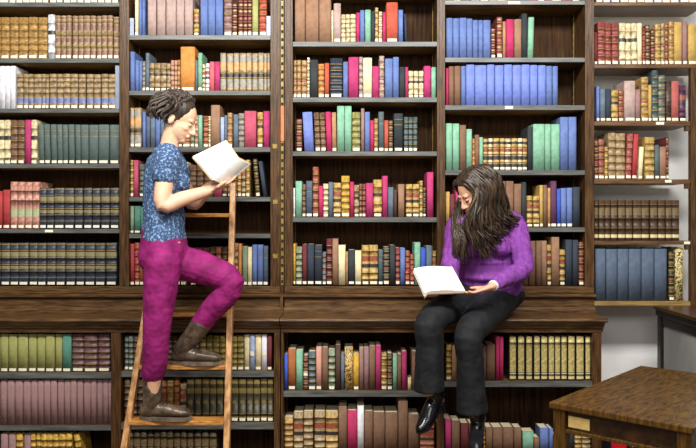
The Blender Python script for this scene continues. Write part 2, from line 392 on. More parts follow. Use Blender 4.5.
# far left bay
row(B1, 1, U, 2.5, '-2~8 -36 sag bl;8~15 -36 gry bl;15~22 -35 sag bl;22~29 -35 cre bl;29~35 -36 gry bl;35~42 -36 cre bl;42~48 -35 tan bl;49~118*10 -35 sag bl')
row(B1, 2, U, 58.5, '-12~0 17 och bl;0~8.6 17 och bl;9~17.6 17 och bl;18~27.5 17 och bl;28~37.2 17 och bl;37.6~47 17 och bl;47.6~54.6 14.6 whi V;55~60.2 15.5 cal dl;60.4~65.8 15.5 cal dl;66~71 15.5 cal dl;72~77.4 15.5 cal dl;77.6~83 15.5 cal dl;83.2~89.8 15.5 cal dl;90~95.5 15.5 cal dl;96~101 15.5 cal dl;101.4~107 15.5 cal dl;107.3~112.4 15.5 cal dl;113~118.6 16.5 cal dl')
row(B1, 3, U, 108.5, '-10~-5.2 66 whi p;-5~0 66 whi p;0~5 66 whi p;5~10 66 whi p;10~15 66 whi p;16~22.7 74 cal tl;23~28 74 cal tl;28~33 74 cal tl;33~41 74 cal tl;41~45 74 cal tl;45~48.5 74 cal tl;49~56 74 cal tl;56~63 74 cal tl;63~70 74 cal tl;70~77.4 74 cal tl;78~85 74 cal tl;86~92.8 74 cal tl;93~100 74 cal tl;101~108 74 cal tl;108~115.5 74 cal tl')
row(B1, 4, U, 164, '-8~-3.6 120 cre Vl;-3~3.3 120 cre Vl;3.5~9.8 120 cre Vl;10~17 120 bro bl;17.4~24 120 bro bl;24.2~30 120 mag p;30.3~36.2 120 cre Vl;38~43.5 124.5 dgr sl -1.5;44~49.6 124.5 dgr sl -1.5;50~56 124.5 dgr sl -1.5;56.4~62 124.5 dgr sl -1.2;62.4~67.6 124.5 dgr sl -1.2;68~74 124.5 dgr sl -1;74.4~80 124.5 dgr sl -1;80.4~88 124.5 dgr sl -.6;88.3~97.6 124.5 dgr sl;98~108.6 124.5 dgr sl;109~118.6 124.5 dgr sl')
row(B1, 5, U, 229, '-9~-4.8 191 red pl;-4.4~1.8 191 red pl;2.5~9.4 190 red pl;10~17 182 pin kl;17.2~24 182 pin kl;24.2~31.6 182 pin kl;31.9~38.6 182 pin kl;39~46 188 nav nl;46.2~53.4 188 nav nl;53.6~64 188 nav nl;64.3~74 188 nav nl;74.3~82.6 188 nav nl;83~91.5 188 nav nl;92~100 188 nav nl;100.4~109.4 188 nav nl;110~118.8 188 nav nl')
row(B1, 6, U, 286, '-10~-.3 243 nav nl;0~9 243 nav nl;9.2~18 243 nav nl;18.2~28 243 nav nl;28.2~37 243 nav nl;37.2~46 243 nav nl;46.2~55.4 243 nav nl;55.6~65 243 nav nl;65.2~75 243 nav nl;75.2~84 243 nav nl;84.2~94.6 243 nav nl;95~105 243 nav nl;105.2~116 243 nav nl')
row(B1, 1, L_, 373, '-10~-.3 334.5 oli pl;0~7.5 334.5 oli pl;8~16.5 334.5 oli pl;17~27 334.5 oli pl;27.5~35.5 334.5 oli pl;36~44.5 334.5 oli pl;45~54 334.5 oli pl;54.5~61.5 334.5 oli pl;62~70.8 334.5 tea pl;71.2~83 334.5 pur bl;83.3~97 334.5 pur bl;97.3~109.4 334.5 pur bl', True)
row(B1, 2, L_, 426, '-9~-.5 380 mau p;0~6.2 380 mau p;6.5~14 380 mau p;14.3~22.2 380 mau p;22.5~30 380 mau p;30.2~37 380 mau p;37.2~43.2 380 mau p;43.4~50 380 mau p;50.2~56.6 380 mau p;56.9~63.4 380 mau p;63.6~70 380 mau p;70.2~76.2 380 mau p;76.5~82.6 380 mau p;82.9~90 380 mau p;90.2~96 380 mau p;96.2~102 380 mau p;102.2~107.6 380 mau p;107.8~110.8 380 mau p', True)
row(B1, 3, L_, 476, '0~7.2 434 mau p;7.8~15 434 mau p;15.5~22 434 yel b;23~29.8 434 mau p;30~35 434 yel b;35.2~40 434 yel b;40.2~46 434 yel b;46.2~52 434 yel b;52.2~58 434 yel b;58.2~65 434 yel b;65.2~71.5 434 yel b;76~82 435 yel b -9', True)
# second bay
row(B2, 1, U, 35.2, '134.3~138 -3 cre pl;138.5~141.4 -1 blu p;141.6~144.5 -1 blu p;147~155.6 -8 tau p;156.5~165 -8 tau p;165.6~175.6 -8 tau p;176~184 -8 tau p;184.3~192.6 -8 tau p;193.6~198.8 9 gol vl;200~207.4 -6 blu p;207.6~215 -6 blu p;215.2~222.6 -6 blu p;223.6~231.6 -5 mau bl;232~237 3 mar gl;238~242.8 -4 mar gl;243~247.3 -4 mar gl;247.5~251.6 -4 mar gl;252~258 -4 ygr pl;259~266.6 -4 ror bl')
row(B2, 2, U, 90.8, '130~134.4 52 blu p;134.6~138.4 60 blu p;138.6~141.8 61 blu p;142~145.1 61 gry bl;145.4~149 53 sla pl;149.2~154 63 cal Vl;154.2~160 63 cal Vl;160.2~166 63 cal Vl;166.2~170.3 63 cal Vl;170.5~173.8 60 pin bl;174~177 60 pin bl;177.2~180 60 och bl;180.2~194.6 46.5 ora pl;194.9~197.4 60 sla p;197.7~202 52.5 gre pl;202.2~205 64 cre vl;205.2~209 63 whi vl;209.2~214 61.5 cor p;214.2~219.6 61.5 mag p;220~226 53 cal G;226.6~233 53 cal G;233.4~239 53 cal G;239.3~246 53 cal G;246.2~251.6 53 cal G;252~257.6 53 cal G;258~263.5 53 cal G;263.7~266.7 53 cal G;267~270 53 cal G')
row(B2, 3, U, 147.3, '129.3~134 108 cal Gl;134.2~141 108 cal Gl;142~145.2 112 blu p;145.5~149.6 112 sbl p;150~155 112 sla p;155.2~160 112 blu p;160.2~164 112 sla p;164.2~168 112 sbl p;168.2~172 112 blu p;172.4~178 116 rus bl;178.2~182 114 ppl pl;182.2~190 116 tan bl;190.2~194 116 sag bl;194.3~197.8 115 pin gl;198~202 115 min p;203~208 116 rus bl;208.2~210.4 116 cre gl;210.6~219.6 105 lbr p;220~223.8 117 pbl p;224~227 115 sla p;227.2~232.2 113 tan gl;233~238 114.5 sla p;238.2~244 113 gry b;244.2~256 111 ras p;257~262.6 112 gol Vl;263~269.8 111 mag p')
row(B2, 4, U, 197, '129.4~133 160 gol gl;133.2~138 160 ras p;139~144 164 dgr bl;144.3~149 164 dgr bl;149.3~154 164 dgr bl;154.3~159 164 dgr bl;159.3~164 164 dgr bl;164.3~169 164 dgr bl;176~184 162 sag bl;184.3~188 162 cre gl;189~196 165 bro b;196.5~203 165 bro b;204~212 165 bro b;213~221.5 172 ras p;222~227 168 bro bl;227.4~232 166 gry gl;232.4~236.8 164 dbr gl;237~241 162 gol gl;241.3~245.4 162 cal vl;245.7~249.6 160 gol gl;254.2~258.4 159 dol gl -5;260.5~264.5 161 nav p -8')
row(B2, 5, U, 233.8, '129.5~133.5 206 sag pl;133.8~140 206 tea pl;140.3~145 207 tea p;145.3~150 207 blu p;150.3~156 208 sbl p')
row(B2, 6, U, 286, '129.6~134 244 red pl;134.2~139 243 red gl;139.3~144 245 dor pl;144.5~150 245 mar bl;150.4~156 245 dbr bl;156.5~162 246 mar bl;162.3~168 246 dbr b;168.4~174 246 mar bl;174.4~180 246 dbr bl;180.4~186 248 bro bl;190~196 248 dbr bl;196.4~202 248 mar b;202.4~209 248 mar bl;209.3~215 247 dbr bl;215.4~221 247 rus bl;221.4~227 247 dbr b;227.4~232.6 246 bro bl;233~238 243 tan bl;238.2~241.4 244 ora pl;242~247 246 sag pl;247.3~251.7 247 cre pl;252~256.8 245 blu pl;257~262.8 245 blu sl;263~268 246 sbl sl')
row(B2, 1, L_, 371.3, '124~128 336 dgr bl;128.3~133 336 dgr bl;133.3~139 336 dbr b;139.3~146 336 dbr b;146.3~153 336 dbr b;153.3~160 336 dbr b;160.3~166 337 bro b;166.3~172 337 dbr b;172.3~178 337 dbr b;178.3~185 337 dol b;185.3~192 337 dol b;192.3~199 337 dol b;199.3~206 336 ogo bl;206.3~212.5 336 ogo bl;213~219 336 ogo bl;219.3~225 336 ogo bl;225.4~230.7 336 ogo bl;231~237 336 ogo bl;237.3~243.4 336 ogo bl;244~249.4 335 cre pl;249.7~254.6 335 pbl ph;255~261 335 cre pl;261.3~266.8 335 whi ph;267.2~271.8 336 mar pl', True)
row(B2, 2, L_, 423, '124~130 380 dbr b;130.4~137 380 dbr b;137.4~144 380 dbr b;144.4~151 380 dbr b;151.4~159.6 380 dbr b;160~166.4 380 rus b;167~173.2 381 och g;173.7~179.3 378 dor b;179.8~186 384 cal v;186.4~194 379 dol ol;194.4~201.2 379 dol ol;201.6~209.2 379 dol ol;209.5~216 379 dol ol;216.3~223 379 dol ol;223.3~230.4 379 dol ol;230.8~238.2 379 dol ol;238.6~246 379 dol ol;246.3~253 379 dol ol;253.3~260 379 dol ol;260.3~267 379 dol ol;267.3~273.4 379 dol ol', True)
row(B2, 3, L_, 472, '126~133*1 432 dol x;133.3~139.8 432 dol x;140~146.4 432 dol x;146.7~153 432 dol x;153.3~159.8 432 dol x;160~166.4 432 dol x;166.7~173 432 dol x;173.3~179.8 432 dol x;180~186.4 432 dol x;186.8~193 432 dol x;194~201 432 dol x;201.4~208.6 432 dol x;209~216.4 432 dol x', True)
# third bay
row(B3, 1, U, 41.8, '294.7~305 -6 lbr p;305.3~318.6 -6 lbr p;319~331 -6 lbr p;331.3~333.4 10 cre p;333.6~340.8 3 tau pl;341.2~345.6 14 cre b;345.9~350 14 cre b;350.3~355.8 14 cre b;356.1~359.8 12 cri p;360~364.6 10 blu p;365~370.8 9.5 min p;371~374.8 11 bla p;375~378.4 7.5 gol gl;378.6~382.3 11 cre gl;382.6~386 12 cri p;386.4~398 2 ror pl;398.4~403.2 10 blu p;404.6~407 14 nav p -2')
row(B3, 2, U, 97.5, '293.2~296.6 60 tan gl;296.8~301 60 tan gl;301.3~306.8 60 tan gl;307~309.6 57.5 cre gl;310~318 59.5 bla p;318.3~324.2 64 ora bl;324.5~329.2 63 ror pl;330~342.5 58 nav bl;343~348 62 blu p;348.4~358.6 57 mag p;359~362.8 57 tau bl;363~372 58 cre pl;372.3~379 66 mag p;379.3~384.4 56 tau g;385~392.8 58.5 blu p;393~399 57 blu p;399.4~405 67 bla p;405.3~408.3 67 cri p;408.6~413.6 71 vel Vl;414~418.6 71 vel Vl;419~423.6 71 vel Vl;424~431 66 mag p;431.4~436.4 67 min p')
row(B3, 3, U, 151.5, '296.2~302 119 mar gl;303.3~313 112.5 bbl p -3;314.4~319.8 112.5 bro bl -2.5;320.2~325.4 112.5 bro bl -2.5;325.9~331.4 112 cri p -2;331.8~336.4 112 tan pl -1;337~344.4 106 min p;344.6~351.6 106 min p;352~360.4 112 oli bl;361~364.4 108 mau p;364.7~370 112 blu p;370.2~374 120 cri p;374.2~378.2 118.5 och gl;378.6~384 112 tdk sl;384.3~388.5 120 ror pl;388.7~393 120 dbr gl;394~403 113.5 bla sl;404~408.4 117 tdk bl;408.6~413 117 tdk bl;413.2~417.6 117 tdk bl')
row(B3, 4, U, 217.3, '293.2~295 188 whi pl;295.5~301.8 181 min p;302.1~305.6 184.5 bro bl;306~312.3 181 sbl sl;312.6~318.4 167 rus Bl;318.6~323 186 cri p;323.2~328.3 184 cre bl;328.6~333 182 sla p;333.3~341 183 gol vl;341.3~349.6 176 yel bl;350~354 182 cri p;354.3~359 185 cal Vl;359.3~362 184 bro bl;362.2~365.7 184 wre bl;366~373.2 183 mag p;373.5~382 179.5 gol Vl;382.4~387.8 176 mag p;388~393.6 187 sla p;394~397 190 dbr p;398.2~404.6 184 lbr p;406~412.3 184 gol vl;412.6~419.3 184 gol vl;419.6~423 181 gol gl;423.3~426 187 bla gl;427~433.6 172 mag p'.replace('rus Bl','rus bl'))
row(B3, 5, U, 285.4, '293.1~295.4 244 yel pl;295.7~301.9 247 sag bl;302.2~306.8 244.5 mar pl;307.1~314 244 nav pl;314.5~322 245 nav sl;322.4~326 252 sla gl;326.3~332 239 mar bl;332.3~338.2 239 lbr p;338.4~345.5 245 cre p;345.8~348 252 tan p;348.3~354.6 250 bla pl;355~361.5 251 cre pl;362~369 245.5 gol vl;369.3~378 245.5 gol vl;378.4~383 250 tdk sl;383.4~389.5 247 bla gl;389.8~395.4 245 bla p;395.7~400 248 wre bl;400.3~405.2 248 blu p;405.5~410 251 red gl;410.3~414.3 255 red gl;414.6~420.6 242.5 min p;420.9~426 248 cob p;426.4~432.4 246 sla p;432.7~436.6 251 gol vl')
row(B3, 1, L_, 391.2, '284~287.7 355 cob p;288~295.6 349 dor pl;296~302.6 351 min p;303~308 356 mar gh;308.3~315.6 352 tdk bl;316~321.6 348 pin pl;322~328 348 bro p;328.4~335 350 sag bl;335.4~340.5 345 dbr p;340.9~344.3 354 sla p;344.6~353 348 gol m;353.3~359 354 yel pl;359.3~363.7 348 mau p;364~369 348 mau p;369.3~375.5 346 bro p;375.8~381 346 mag p;381.4~387 355 gol gl;387.4~392.5 354 dbr gl;393~397.5 356 min p;397.7~401.8 355 bro p;402~407 352 mag p;408~411.6 378 cre p;412~419 352 bro p;419.4~427 350 tan bl;427.4~435.4 352 dbr b', True)
row(B3, 2, L_, 455, '284.2~293 418 och bl;293.6~303 413 cal vl;303.4~313 412 cal bl;314.3~325 412 cal vl;325.6~338 412 gol vl;338.4~347 408 bro p;347.4~357 411 cri p;357.4~364 406 whi p;364.4~373 412 bro p;373.4~385 413 bro p;385.4~398 413 bro p;398.4~408 401 bro p;408.4~419 415 bro p;420~434.5 424 rus vl', True)
# fourth bay
row(B4, 1, U, .5, '446~453 -36 bro p;453.4~461 -36 cal bl;461.4~470 -36 bro p;470.4~480 -36 nav pl;480.4~489 -36 cre bl;489.4~498 -36 tan bl;498.4~508 -36 cre b;508.4~520 -36 bro p;520.4~529 -36 sla p;529.4~538 -36 mag p;538.4~545 -36 cre pl;545.4~552 -36 mag p;552.4~562 -36 cre pl;562.4~572 -36 cri p;572.4~580 -36 bro bl')
row(B4, 2, U, 57.7, '446.3~453 18 blu p;453.2~459.4 18 blu p;459.6~466.8 18 blu p;467~472.8 18.5 blu p;473~478.4 20 blu p;478.6~483.2 20 blu p;483.5~491 20 blu p;491.4~495.8 28 mar gl;497~502.4 17 wre gl;503~506.2 21 tan p;506.5~514.3 19 cri p;514.6~522 19 lbr p;522.3~527.8 13 bla p;528.4~534.2 17 min p 1.5')
row(B4, 3, U, 105.3, '446~448.8 68 cri p;449.1~454.3 66 bro p;454.6~461 66 bro p;461.3~466 66 blu p;466.3~475 64.5 bbl p;475.3~487 65 bbl p;487.3~495 64.5 bbl p;495.3~504 65 bbl p;504.3~512.5 64.5 bbl p;512.8~521.3 65 bbl p;521.6~530.2 64.5 bbl p;530.5~538.2 65 bbl p;538.5~546.4 65 bbl p;546.7~552.7 66 blu p;553~558.4 66 blu p')
row(B4, 4, U, 170.3, '445.8~452.4 123.5 min p;452.7~459.4 123.5 min p;459.7~466.4 125 bro p;466.7~472.4 129 min p;472.6~475 139 ora gl;475.2~479.5 134.5 bro p;479.7~483.4 137 min p;483.6~488.2 138.5 gol hl;488.6~493 138.5 cre hl;493.3~499.5 138.5 gol hl;500~505 138.5 gol hl;505.3~511 138.5 cre hl;511.4~517.5 138.5 gol hl;518~522.4 138.5 cre hl;522.6~527.6 138.5 gol hl;528~533 126.5 bla p;533.3~545 124 min p;545.3~551.4 124 min p;551.7~560.4 124 min p;560.7~568.8 117 blu p;569~577 117 blu p')
row(B4, 5, U, 227.5, '445.8~450 192 gol pl;450.3~455 194 mar p;455.8~460 186 mag p;461~468 186 bro p;468.4~476 186 bro p;476.4~484 184 tan p;484.4~490.8 184 bro p;491~497.7 182 bro p;498~506 181 bro p;506.3~514 181 bro p;514.3~521.8 184 bro p;522~526.8 182 bla p;527.2~533 196 gol vl;533.3~539.6 196 gol vl;540~543.4 185 gol pl;543.7~547.7 185 bro p;548~550.8 188 och pl;551.2~557.2 181 ppl pl;557.5~561.2 189 cob pl;561.5~567 188 blu pl;567.3~573 188 blu pl;573.3~580.4 187 nav p')
row(B4, 6, U, 286, '446~452 240 bro p;452.3~460 240 bro p;460.3~468 242 tan p;468.3~476 242 bro p;476.3~484 242 bro p;484.3~492 240 nav p;492.3~500 240 bro p;500.3~507 241 bro p;507.3~514 241 lbr p;514.3~521 241 bro p;521.3~528.7 241 bro p;529~536 241 bro p;536.3~541.8 241 bro p;542~547.4 241 lbr p;547.6~551.6 245 gol vl;552~560 237 lbr p;560.3~565.6 250 gol vl;566~572.8 240 nav p;573~578.7 240 nav p;579~584.4 242 mar gl')
row(B4, 1, L_, 381.5, '446~452 345 gol bl;452.4~458 346 tan p;458.4~466 346 bro p;466.4~474 346 bro p;474.4~480 346 tan bl;480.4~486.8 346 bro p;487~495.6 345 bro p;496~499.8 337 cri p;500~504 337 cri p;509.6~516.8 336.5 cgo w;518~525 336.5 cgo w;526~532.6 336.5 cgo w;534~540.4 336.5 cal w;541.2~548 336.5 cgo w;548.6~554.8 336.5 cgo w;555.2~561 336.5 cgo w;561.6~567.6 336.5 cgo w;568~575.2 336.5 cgo w;576.2~584.4 336.5 cgo w;585.8~592 336.5 cgo w', True)
row(B4, 2, L_, 455, '445~451.6 420 mag p;452~460 421 bro p;461~469 424 mar p;469.4~477 424 bro p;477.4~485.6 426 och bl;486~492.8 428 bro p;493~503 428 bro p;503.3~514 428 bro p;514.3~522 428 bro p;523~534 432 min p;534.4~540 438 bro p;540.6~549.4 429 blu p;549.8~553.4 429 blu p;554~560 436 bro p;560.4~569 430 och bl;569.4~575 424 bla pl;575.3~582 425 gol bl;582.3~590.8 424 cal bl', True)
# open shelving
row(B5, 1, U, 2.2, '596~603 -34 bro bl;603.3~611 -34 mar bl;611.3~620 -34 blu bl;620.3~629 -34 nav bl;629.3~637 -34 cre bl;637.3~645 -34 gol bl;645.3~654 -34 cre bl;654.3~663 -34 blu bl;663.3~671 -34 cre bl;671.3~680 -34 gol bl;680.3~690 -34 blu bl;690.3~700 -34 cre bl')
row(B5, 2, U, 64.3, '594.8~597.8 32 mar pl;598~605.4 22 wre bl;605.7~612 22.5 wre bl;612.3~619 22.5 wre bl;620~626 23 vel Vl;626.3~631.8 23 vel Vl;632~637.5 23 vel Vl;637.8~642.4 23 vel pl;642.7~646 28 wre bl;646.3~650.9 24.5 dbr gl;651.2~655.3 30 mar gl;655.6~661.5 24 gol gl;661.8~665.7 23 cal gl;666~669 23 wre gl;669.2~674.3 21.5 och gl;674.6~682.8 22 gol pl;683.1~687.8 21 mau pl;688.8~697 24 gol pl')
row(B5, 3, U, 121.3, '597~600.3 86 blu pl;600.6~606 89 sla pl;606.3~611.5 89 nav pl;612~618.9 90 gol Vl;619.3~624.3 90 wre gl;624.6~635.8 81 tau pl;636.1~641.4 89 mau pl;641.7~648.8 77 och gl;649~652.4 85 gol pl;652.6~658.8 70 tdk bl;659~665.8 75 dgr gl;666.2~671.7 81 dbr ml;672~680 81 dre pl;680.3~687 85 ppl vl')
row(B5, 4, U, 179.3, '594.9~599 140 mar gl;599.2~605 139 wre gl;605.2~608.4 147 gol gl;608.7~616 133 cal bl;616.3~626 133 cal bl;627~632.6 134 dre bl 3;633.4~638.4 134 red pl 3;639.2~643.6 147 vel pl 3;645.2~655 137 gol bl;655.3~659.9 145 tdk pl;660.2~666.6 147 lbr pl;667~669.8 137 mar gl')
row(B5, 5, U, 240.8, '594.8~598.8 200 dbr x;599.2~605 200 dbr x;605.4~611 200 dbr x;611.4~618 200 dbr x;618.5~625.8 200 dbr x;626.2~633 200 dbr x;633.6~641.8 200 dbr x;642.2~650 200 dbr x;650.6~658 200 dbr x;658.6~665.8 200 dbr x;666.2~672.4 200 dbr x;672.8~680.4 200 dbr x')
row(B5, 6, U, 301.4, '596~606.5 249 sbl p;607~618 249 sbl p;618.4~629.2 249 sbl p;629.6~642 249 sbl p;642.5~655 249 sbl p;655.5~667.8 249 sbl p;669.5~675 252 dol gl;676~684 248 cgo m')
# bookends
BE = mat('bookend_steel', (118,128,148), (136,146,164), .4, 20, metal=.3)
def bookend(x, ysh, yt, D, lab, flip=1):
    z = PZ(ysh, DU)+.0006; r = empty('bookend', (PX(x, D), D+.004, z), lab, 'bookend')
    h = PZ(yt, D)-z
    bm = bmesh.new(); box(bm, -.0015, .0015, -.004, .12, 0, h); 
    boxo = bmobj('plate', bm, BE, r, .001)
    bm = bmesh.new(); box(bm, -.012, .012, -.006, -.0045, .0005, h-.001); bmobj('front_flange', bm, BE, r, .0004)
bookend(131.9, 35.2, 18, U, 'grey steel bookend left of the cream book, second bay near photo top')
bookend(268.6, 35.2, 16, U, 'grey steel bookend right of the orange-red book, second bay near photo top')
bookend(117.4, 108.5, 65.5, U, 'grey steel bookend at the right end of the far-left bay third shelf')

# ------------------------------------------------------------ ladder
def lad_y(z): return 4.355-.32*(1.69-z)
ladder = empty('ladder', (-.93, lad_y(0), 0), 'narrow wooden library ladder leaning on the left bookcase under the climbing woman', 'ladder')
loff = ladder.location.copy()
def bar(bm, p0, p1, w, d, mi=0):
    p0, p1 = Vector(p0), Vector(p1); ax = (p1-p0).normalized(); sx = Vector((1,0,0)); sx = (sx-ax*sx.dot(ax)).normalized(); sy = ax.cross(sx)
    vs = []
    for p in (p0, p1):
        for a, b in ((-1,-1),(1,-1),(1,1),(-1,1)): vs.append(bm.verts.new(p+sx*a*w/2+sy*b*d/2))
    for f in ((0,1,2,3),(4,7,6,5),(0,4,5,1),(1,5,6,2),(2,6,7,3),(3,7,4,0)): bm.faces.new([vs[i] for i in f])
ZT = 1.70
def rx(side, z): return (-1.20+.13*(z/1.7)) if side < 0 else (-.632-.044*(z/1.7))
for sd in (-1, 1):
    bm = bmesh.new(); bar(bm, (rx(sd, 0), lad_y(0), .012), (rx(sd, ZT), lad_y(ZT), ZT), .032, .045)
    k = bmobj('side_rail', bm, LADW, None, .005); addpart(ladder, k, loff)
for i in range(6):
    z = 1.527-.2745*i
    a, b = rx(-1, z)+.014, rx(1, z)-.014; y = lad_y(z)
    k = boxobj('tread', a, b, y-.05, y+.045, z-.022, z, LADT, None, .004); addpart(ladder, k, loff)
def tread_z(i): return 1.527-.2745*i

# ------------------------------------------------------------ table
ang = math.atan2(-.369, .411)
tbl = empty('wooden_table', (0,0,0), 'worn brown wooden table with a cream label on its apron, lower right corner', 'table')
A_ = Vector((.808, 2.976, 0)); u = Vector((.744, -.668, 0)); v = Vector((.668, .744, 0))
TM = Matrix(((u.x, v.x, 0, A_.x), (u.y, v.y, 0, A_.y), (0, 0, 1, 0), (0, 0, 0, 1)))
tbl.matrix_world = TM
W_, Ln = .552, .99
def tb(name, *a, m=TABD, bevel=.003):
    return boxobj(name, *a, m, tbl, bevel)
bm = bmesh.new(); box(bm, 0, W_, 0, Ln, .736, .76)
top = bmobj('table_top', bm, [TABW], tbl, .004)
bm = bmesh.new()
for a in ((.045,.051,.045,Ln-.045),(W_-.051,W_-.045,.045,Ln-.045),(.051,W_-.051,.045,.051),(.051,W_-.051,Ln-.051,Ln-.045)):
    box(bm, a[0], a[1], a[2], a[3], .7585, .7604)
bmobj('inlay_line', bm, mat('inlay_dark', (58,36,16), (92,60,28), .4, 30), tbl)
for x in (.012, W_-.062):
    for y in (.012, Ln-.062): tb('leg', x, x+.05, y, y+.05, 0, .7355, m=TABW)
tb('apron', .063, W_-.063, .03, .05, .66, .7355)
tb('apron', .063, W_-.063, Ln-.05, Ln-.03, .66, .7355)
tb('apron', .03, .05, .063, Ln-.063, .66, .7355)
tb('apron', W_-.05, W_-.03, .063, Ln-.063, .66, .7355)
tb('apron_lip', .063, W_-.063, .012, .052, .645, .6595, m=TABW)
lo = tb('paper_label', .07, .158, .0265, .0298, .668, .712, m=mat('yellowed_card', (206,172,96), (226,196,124), .7, 40), bevel=.0005)

# ------------------------------------------------------------ dark display case at the right edge
dc = empty('display_case', (2.15, 4.05, 0), 'black framed glazed case under the open shelving at the right edge', 'display case')
do = dc.location.copy()
x0, x1, y0, y1, zt = 1.81, 2.5, 3.56, 4.36, .985
GREY = mat('grey_panel_board', (128,128,126), (160,160,156), .6, 4, stretch=(1,1,.5))
def d(name, *a, m=BLACKW, bevel=.004): addpart(dc, boxobj(name, *a, m, None, bevel), do)
d('top_board', x0-.012, x1, y0-.012, y1, zt-.02, zt, m=TABD)
d('cornice', x0, x1, y0, y1-.002, zt-.055, zt-.0205)
for x in (x0+.008, x1-.058):
    for y in (y0+.008, y1-.058): d('post', x, x+.05, y, y+.05, 0, zt-.0555)
d('rail', x0+.015, x0+.045, y0+.06, y1-.06, zt-.11, zt-.056)
d('rail', x0+.015, x0+.045, y0+.06, y1-.06, .10, .16)
d('side_panel', x0+.025, x0+.033, y0+.06, y1-.06, .162, zt-.112, m=GREY, bevel=0)
d('front_panel', x0+.06, x1-.06, y0+.02, y0+.028, .10, zt-.058, m=GREY, bevel=0)
# things on the floor behind the table
rb = empty('red_box_file', (PX(619,4.3), 4.4, 0), 'bright red box file standing on the floor under the table', 'box file')
boxobj('case', PX(611.5,4.3)-rb.location.x, PX(627,4.3)-rb.location.x, -.1, .12, 0, .36, mat('red_board', (204,14,30), (220,24,40), .5, 20), rb, .003)
boxobj('spine_edge', PX(610.2,4.3)-rb.location.x, PX(611.3,4.3)-rb.location.x, -.1, .12, 0, .36, mat('navy_board', (34,30,52), None, .5), rb, .0005)
nb_ = empty('navy_box_file', (PX(635,4.3), 4.4, 0), 'navy box file with white label beside the red one under the table', 'box file')
boxobj('case', PX(629,4.3)-nb_.location.x, PX(641,4.3)-nb_.location.x, -.1, .12, 0, .33, mat('navy_board', (34,30,52), None, .5), nb_, .003)
boxobj('label', PX(632,4.3)-nb_.location.x, PX(638,4.3)-nb_.location.x, -.1025, -.1005, .17, .27, PAPER, nb_, 0)

# ============================================================ people
def tube(bm, pts, rads, seg=16, flat=None, ec=1.0):
    """tapered tube through pts with round ends; rads are r or (rx,ry) (ry along world-ish depth)"""
    pts = [Vector(p) for p in pts]; rr = [r if isinstance(r, tuple) else (r, r) for r in rads]
    n = len(pts); rings = []; frames = []
    up = Vector((0, -1, 0)) if flat is None else Vector(flat)
    full = []
    t0 = (pts[1]-pts[0]).normalized(); t1 = (pts[-1]-pts[-2]).normalized()
    for k in (3, 2, 1):
        a = k*math.pi/2/3.3; full.append((pts[0]-t0*math.sin(a)*min(rr[0]), (rr[0][0]*math.cos(a), rr[0][1]*math.cos(a)), t0))
    for i in range(n):
        t = (pts[min(i+1, n-1)]-pts[max(i-1, 0)]).normalized(); full.append((pts[i], rr[i], t))
    for k in (1, 2, 3):
        a = k*math.pi/2/3.3; full.append((pts[-1]+t1*math.sin(a)*min(rr[-1])*ec, (rr[-1][0]*math.cos(a), rr[-1][1]*math.cos(a)), t1))
    for p, (ra, rb_), t in full:
        b = (up-t*up.dot(t))
        if b.length < 1e-3: b = Vector((1, 0, 0))-t*t.x
        b.normalize(); a_ = t.cross(b)
        rings.append([bm.verts.new(p+a_*ra*math.cos(2*math.pi*j/seg)+b*rb_*math.sin(2*math.pi*j/seg)) for j in range(seg)])
    for i in range(len(rings)-1):
        for j in range(seg):
            bm.faces.new((rings[i][j], rings[i][(j+1) % seg], rings[i+1][(j+1) % seg], rings[i+1][j]))
    bm.faces.new(rings[0][::-1]); bm.faces.new(rings[-1])
def smooth_path(pts, rads, k=4):
    """catmull-rom through pts"""
    pts = [Vector(p) for p in pts]; rr = [r if isinstance(r, tuple) else (r, r) for r in rads]
    P_, R_ = [], []
    n = len(pts)
    for i in range(n-1):
        p0, p1, p2, p3 = pts[max(i-1,0)], pts[i], pts[i+1], pts[min(i+2,n-1)]
        for j in range(k):
            t = j/k
            P_.append(.5*((2*p1)+(p2-p0)*t+(2*p0-5*p1+4*p2-p3)*t*t+(3*p1-p0-3*p2+p3)*t**3))
            R_.append(tuple(rr[i][q]*(1-t)+rr[i+1][q]*t for q in (0,1)))
    P_.append(pts[-1]); R_.append(rr[-1])
    return P_, R_
def stube(bm, pts, rads, seg=16, flat=None, k=4, ec=1.0):
    a, b = smooth_path(pts, rads, k); tube(bm, a, b, seg, flat, ec)
def ell(bm, c, r, M=None):
    T = Matrix.Translation(Vector(c)) @ Matrix.Diagonal((*r, 1))
    if M: T = M @ T
    bmesh.ops.create_uvsphere(bm, u_segments=20, v_segments=14, radius=1, matrix=T)
def fuse(name, bm, m, parent, vox=.005, smooth=4, disp=None, off=None, sub=0):
    bmesh.ops.recalc_face_normals(bm, faces=bm.faces)
    me = bpy.data.meshes.new(name); bm.to_mesh(me); bm.free()
    o = bpy.data.objects.new(name, me); C.objects.link(o)
    md = o.modifiers.new('r', 'REMESH'); md.mode = 'VOXEL'; md.voxel_size = vox
    s_ = o.modifiers.new('s', 'SMOOTH'); s_.factor = .5; s_.iterations = smooth
    for i, (sz, st) in enumerate(disp or []):
        tx = bpy.data.textures.new(name+'_folds%d' % i, 'CLOUDS'); tx.noise_scale = sz; tx.noise_depth = 2
        dm = o.modifiers.new('d%d' % i, 'DISPLACE'); dm.texture = tx; dm.strength = st; dm.mid_level = .5; dm.texture_coords = 'GLOBAL'
    bpy.context.view_layer.update()
    dg = bpy.context.evaluated_depsgraph_get()
    nm = bpy.data.meshes.new_from_object(o.evaluated_get(dg)); nm.name = name
    bpy.data.objects.remove(o); bpy.data.meshes.remove(me)
    for p in nm.polygons: p.use_smooth = True
    nm.materials.clear()
    o = link(name, nm, None, [m])
    o.parent = parent
    if off is not None: o.matrix_parent_inverse = Matrix.Translation(-off)
    return o
SKIN = mat('skin', (206,152,122), (222,172,142), .5, 12, bump=.03, bscale=300)
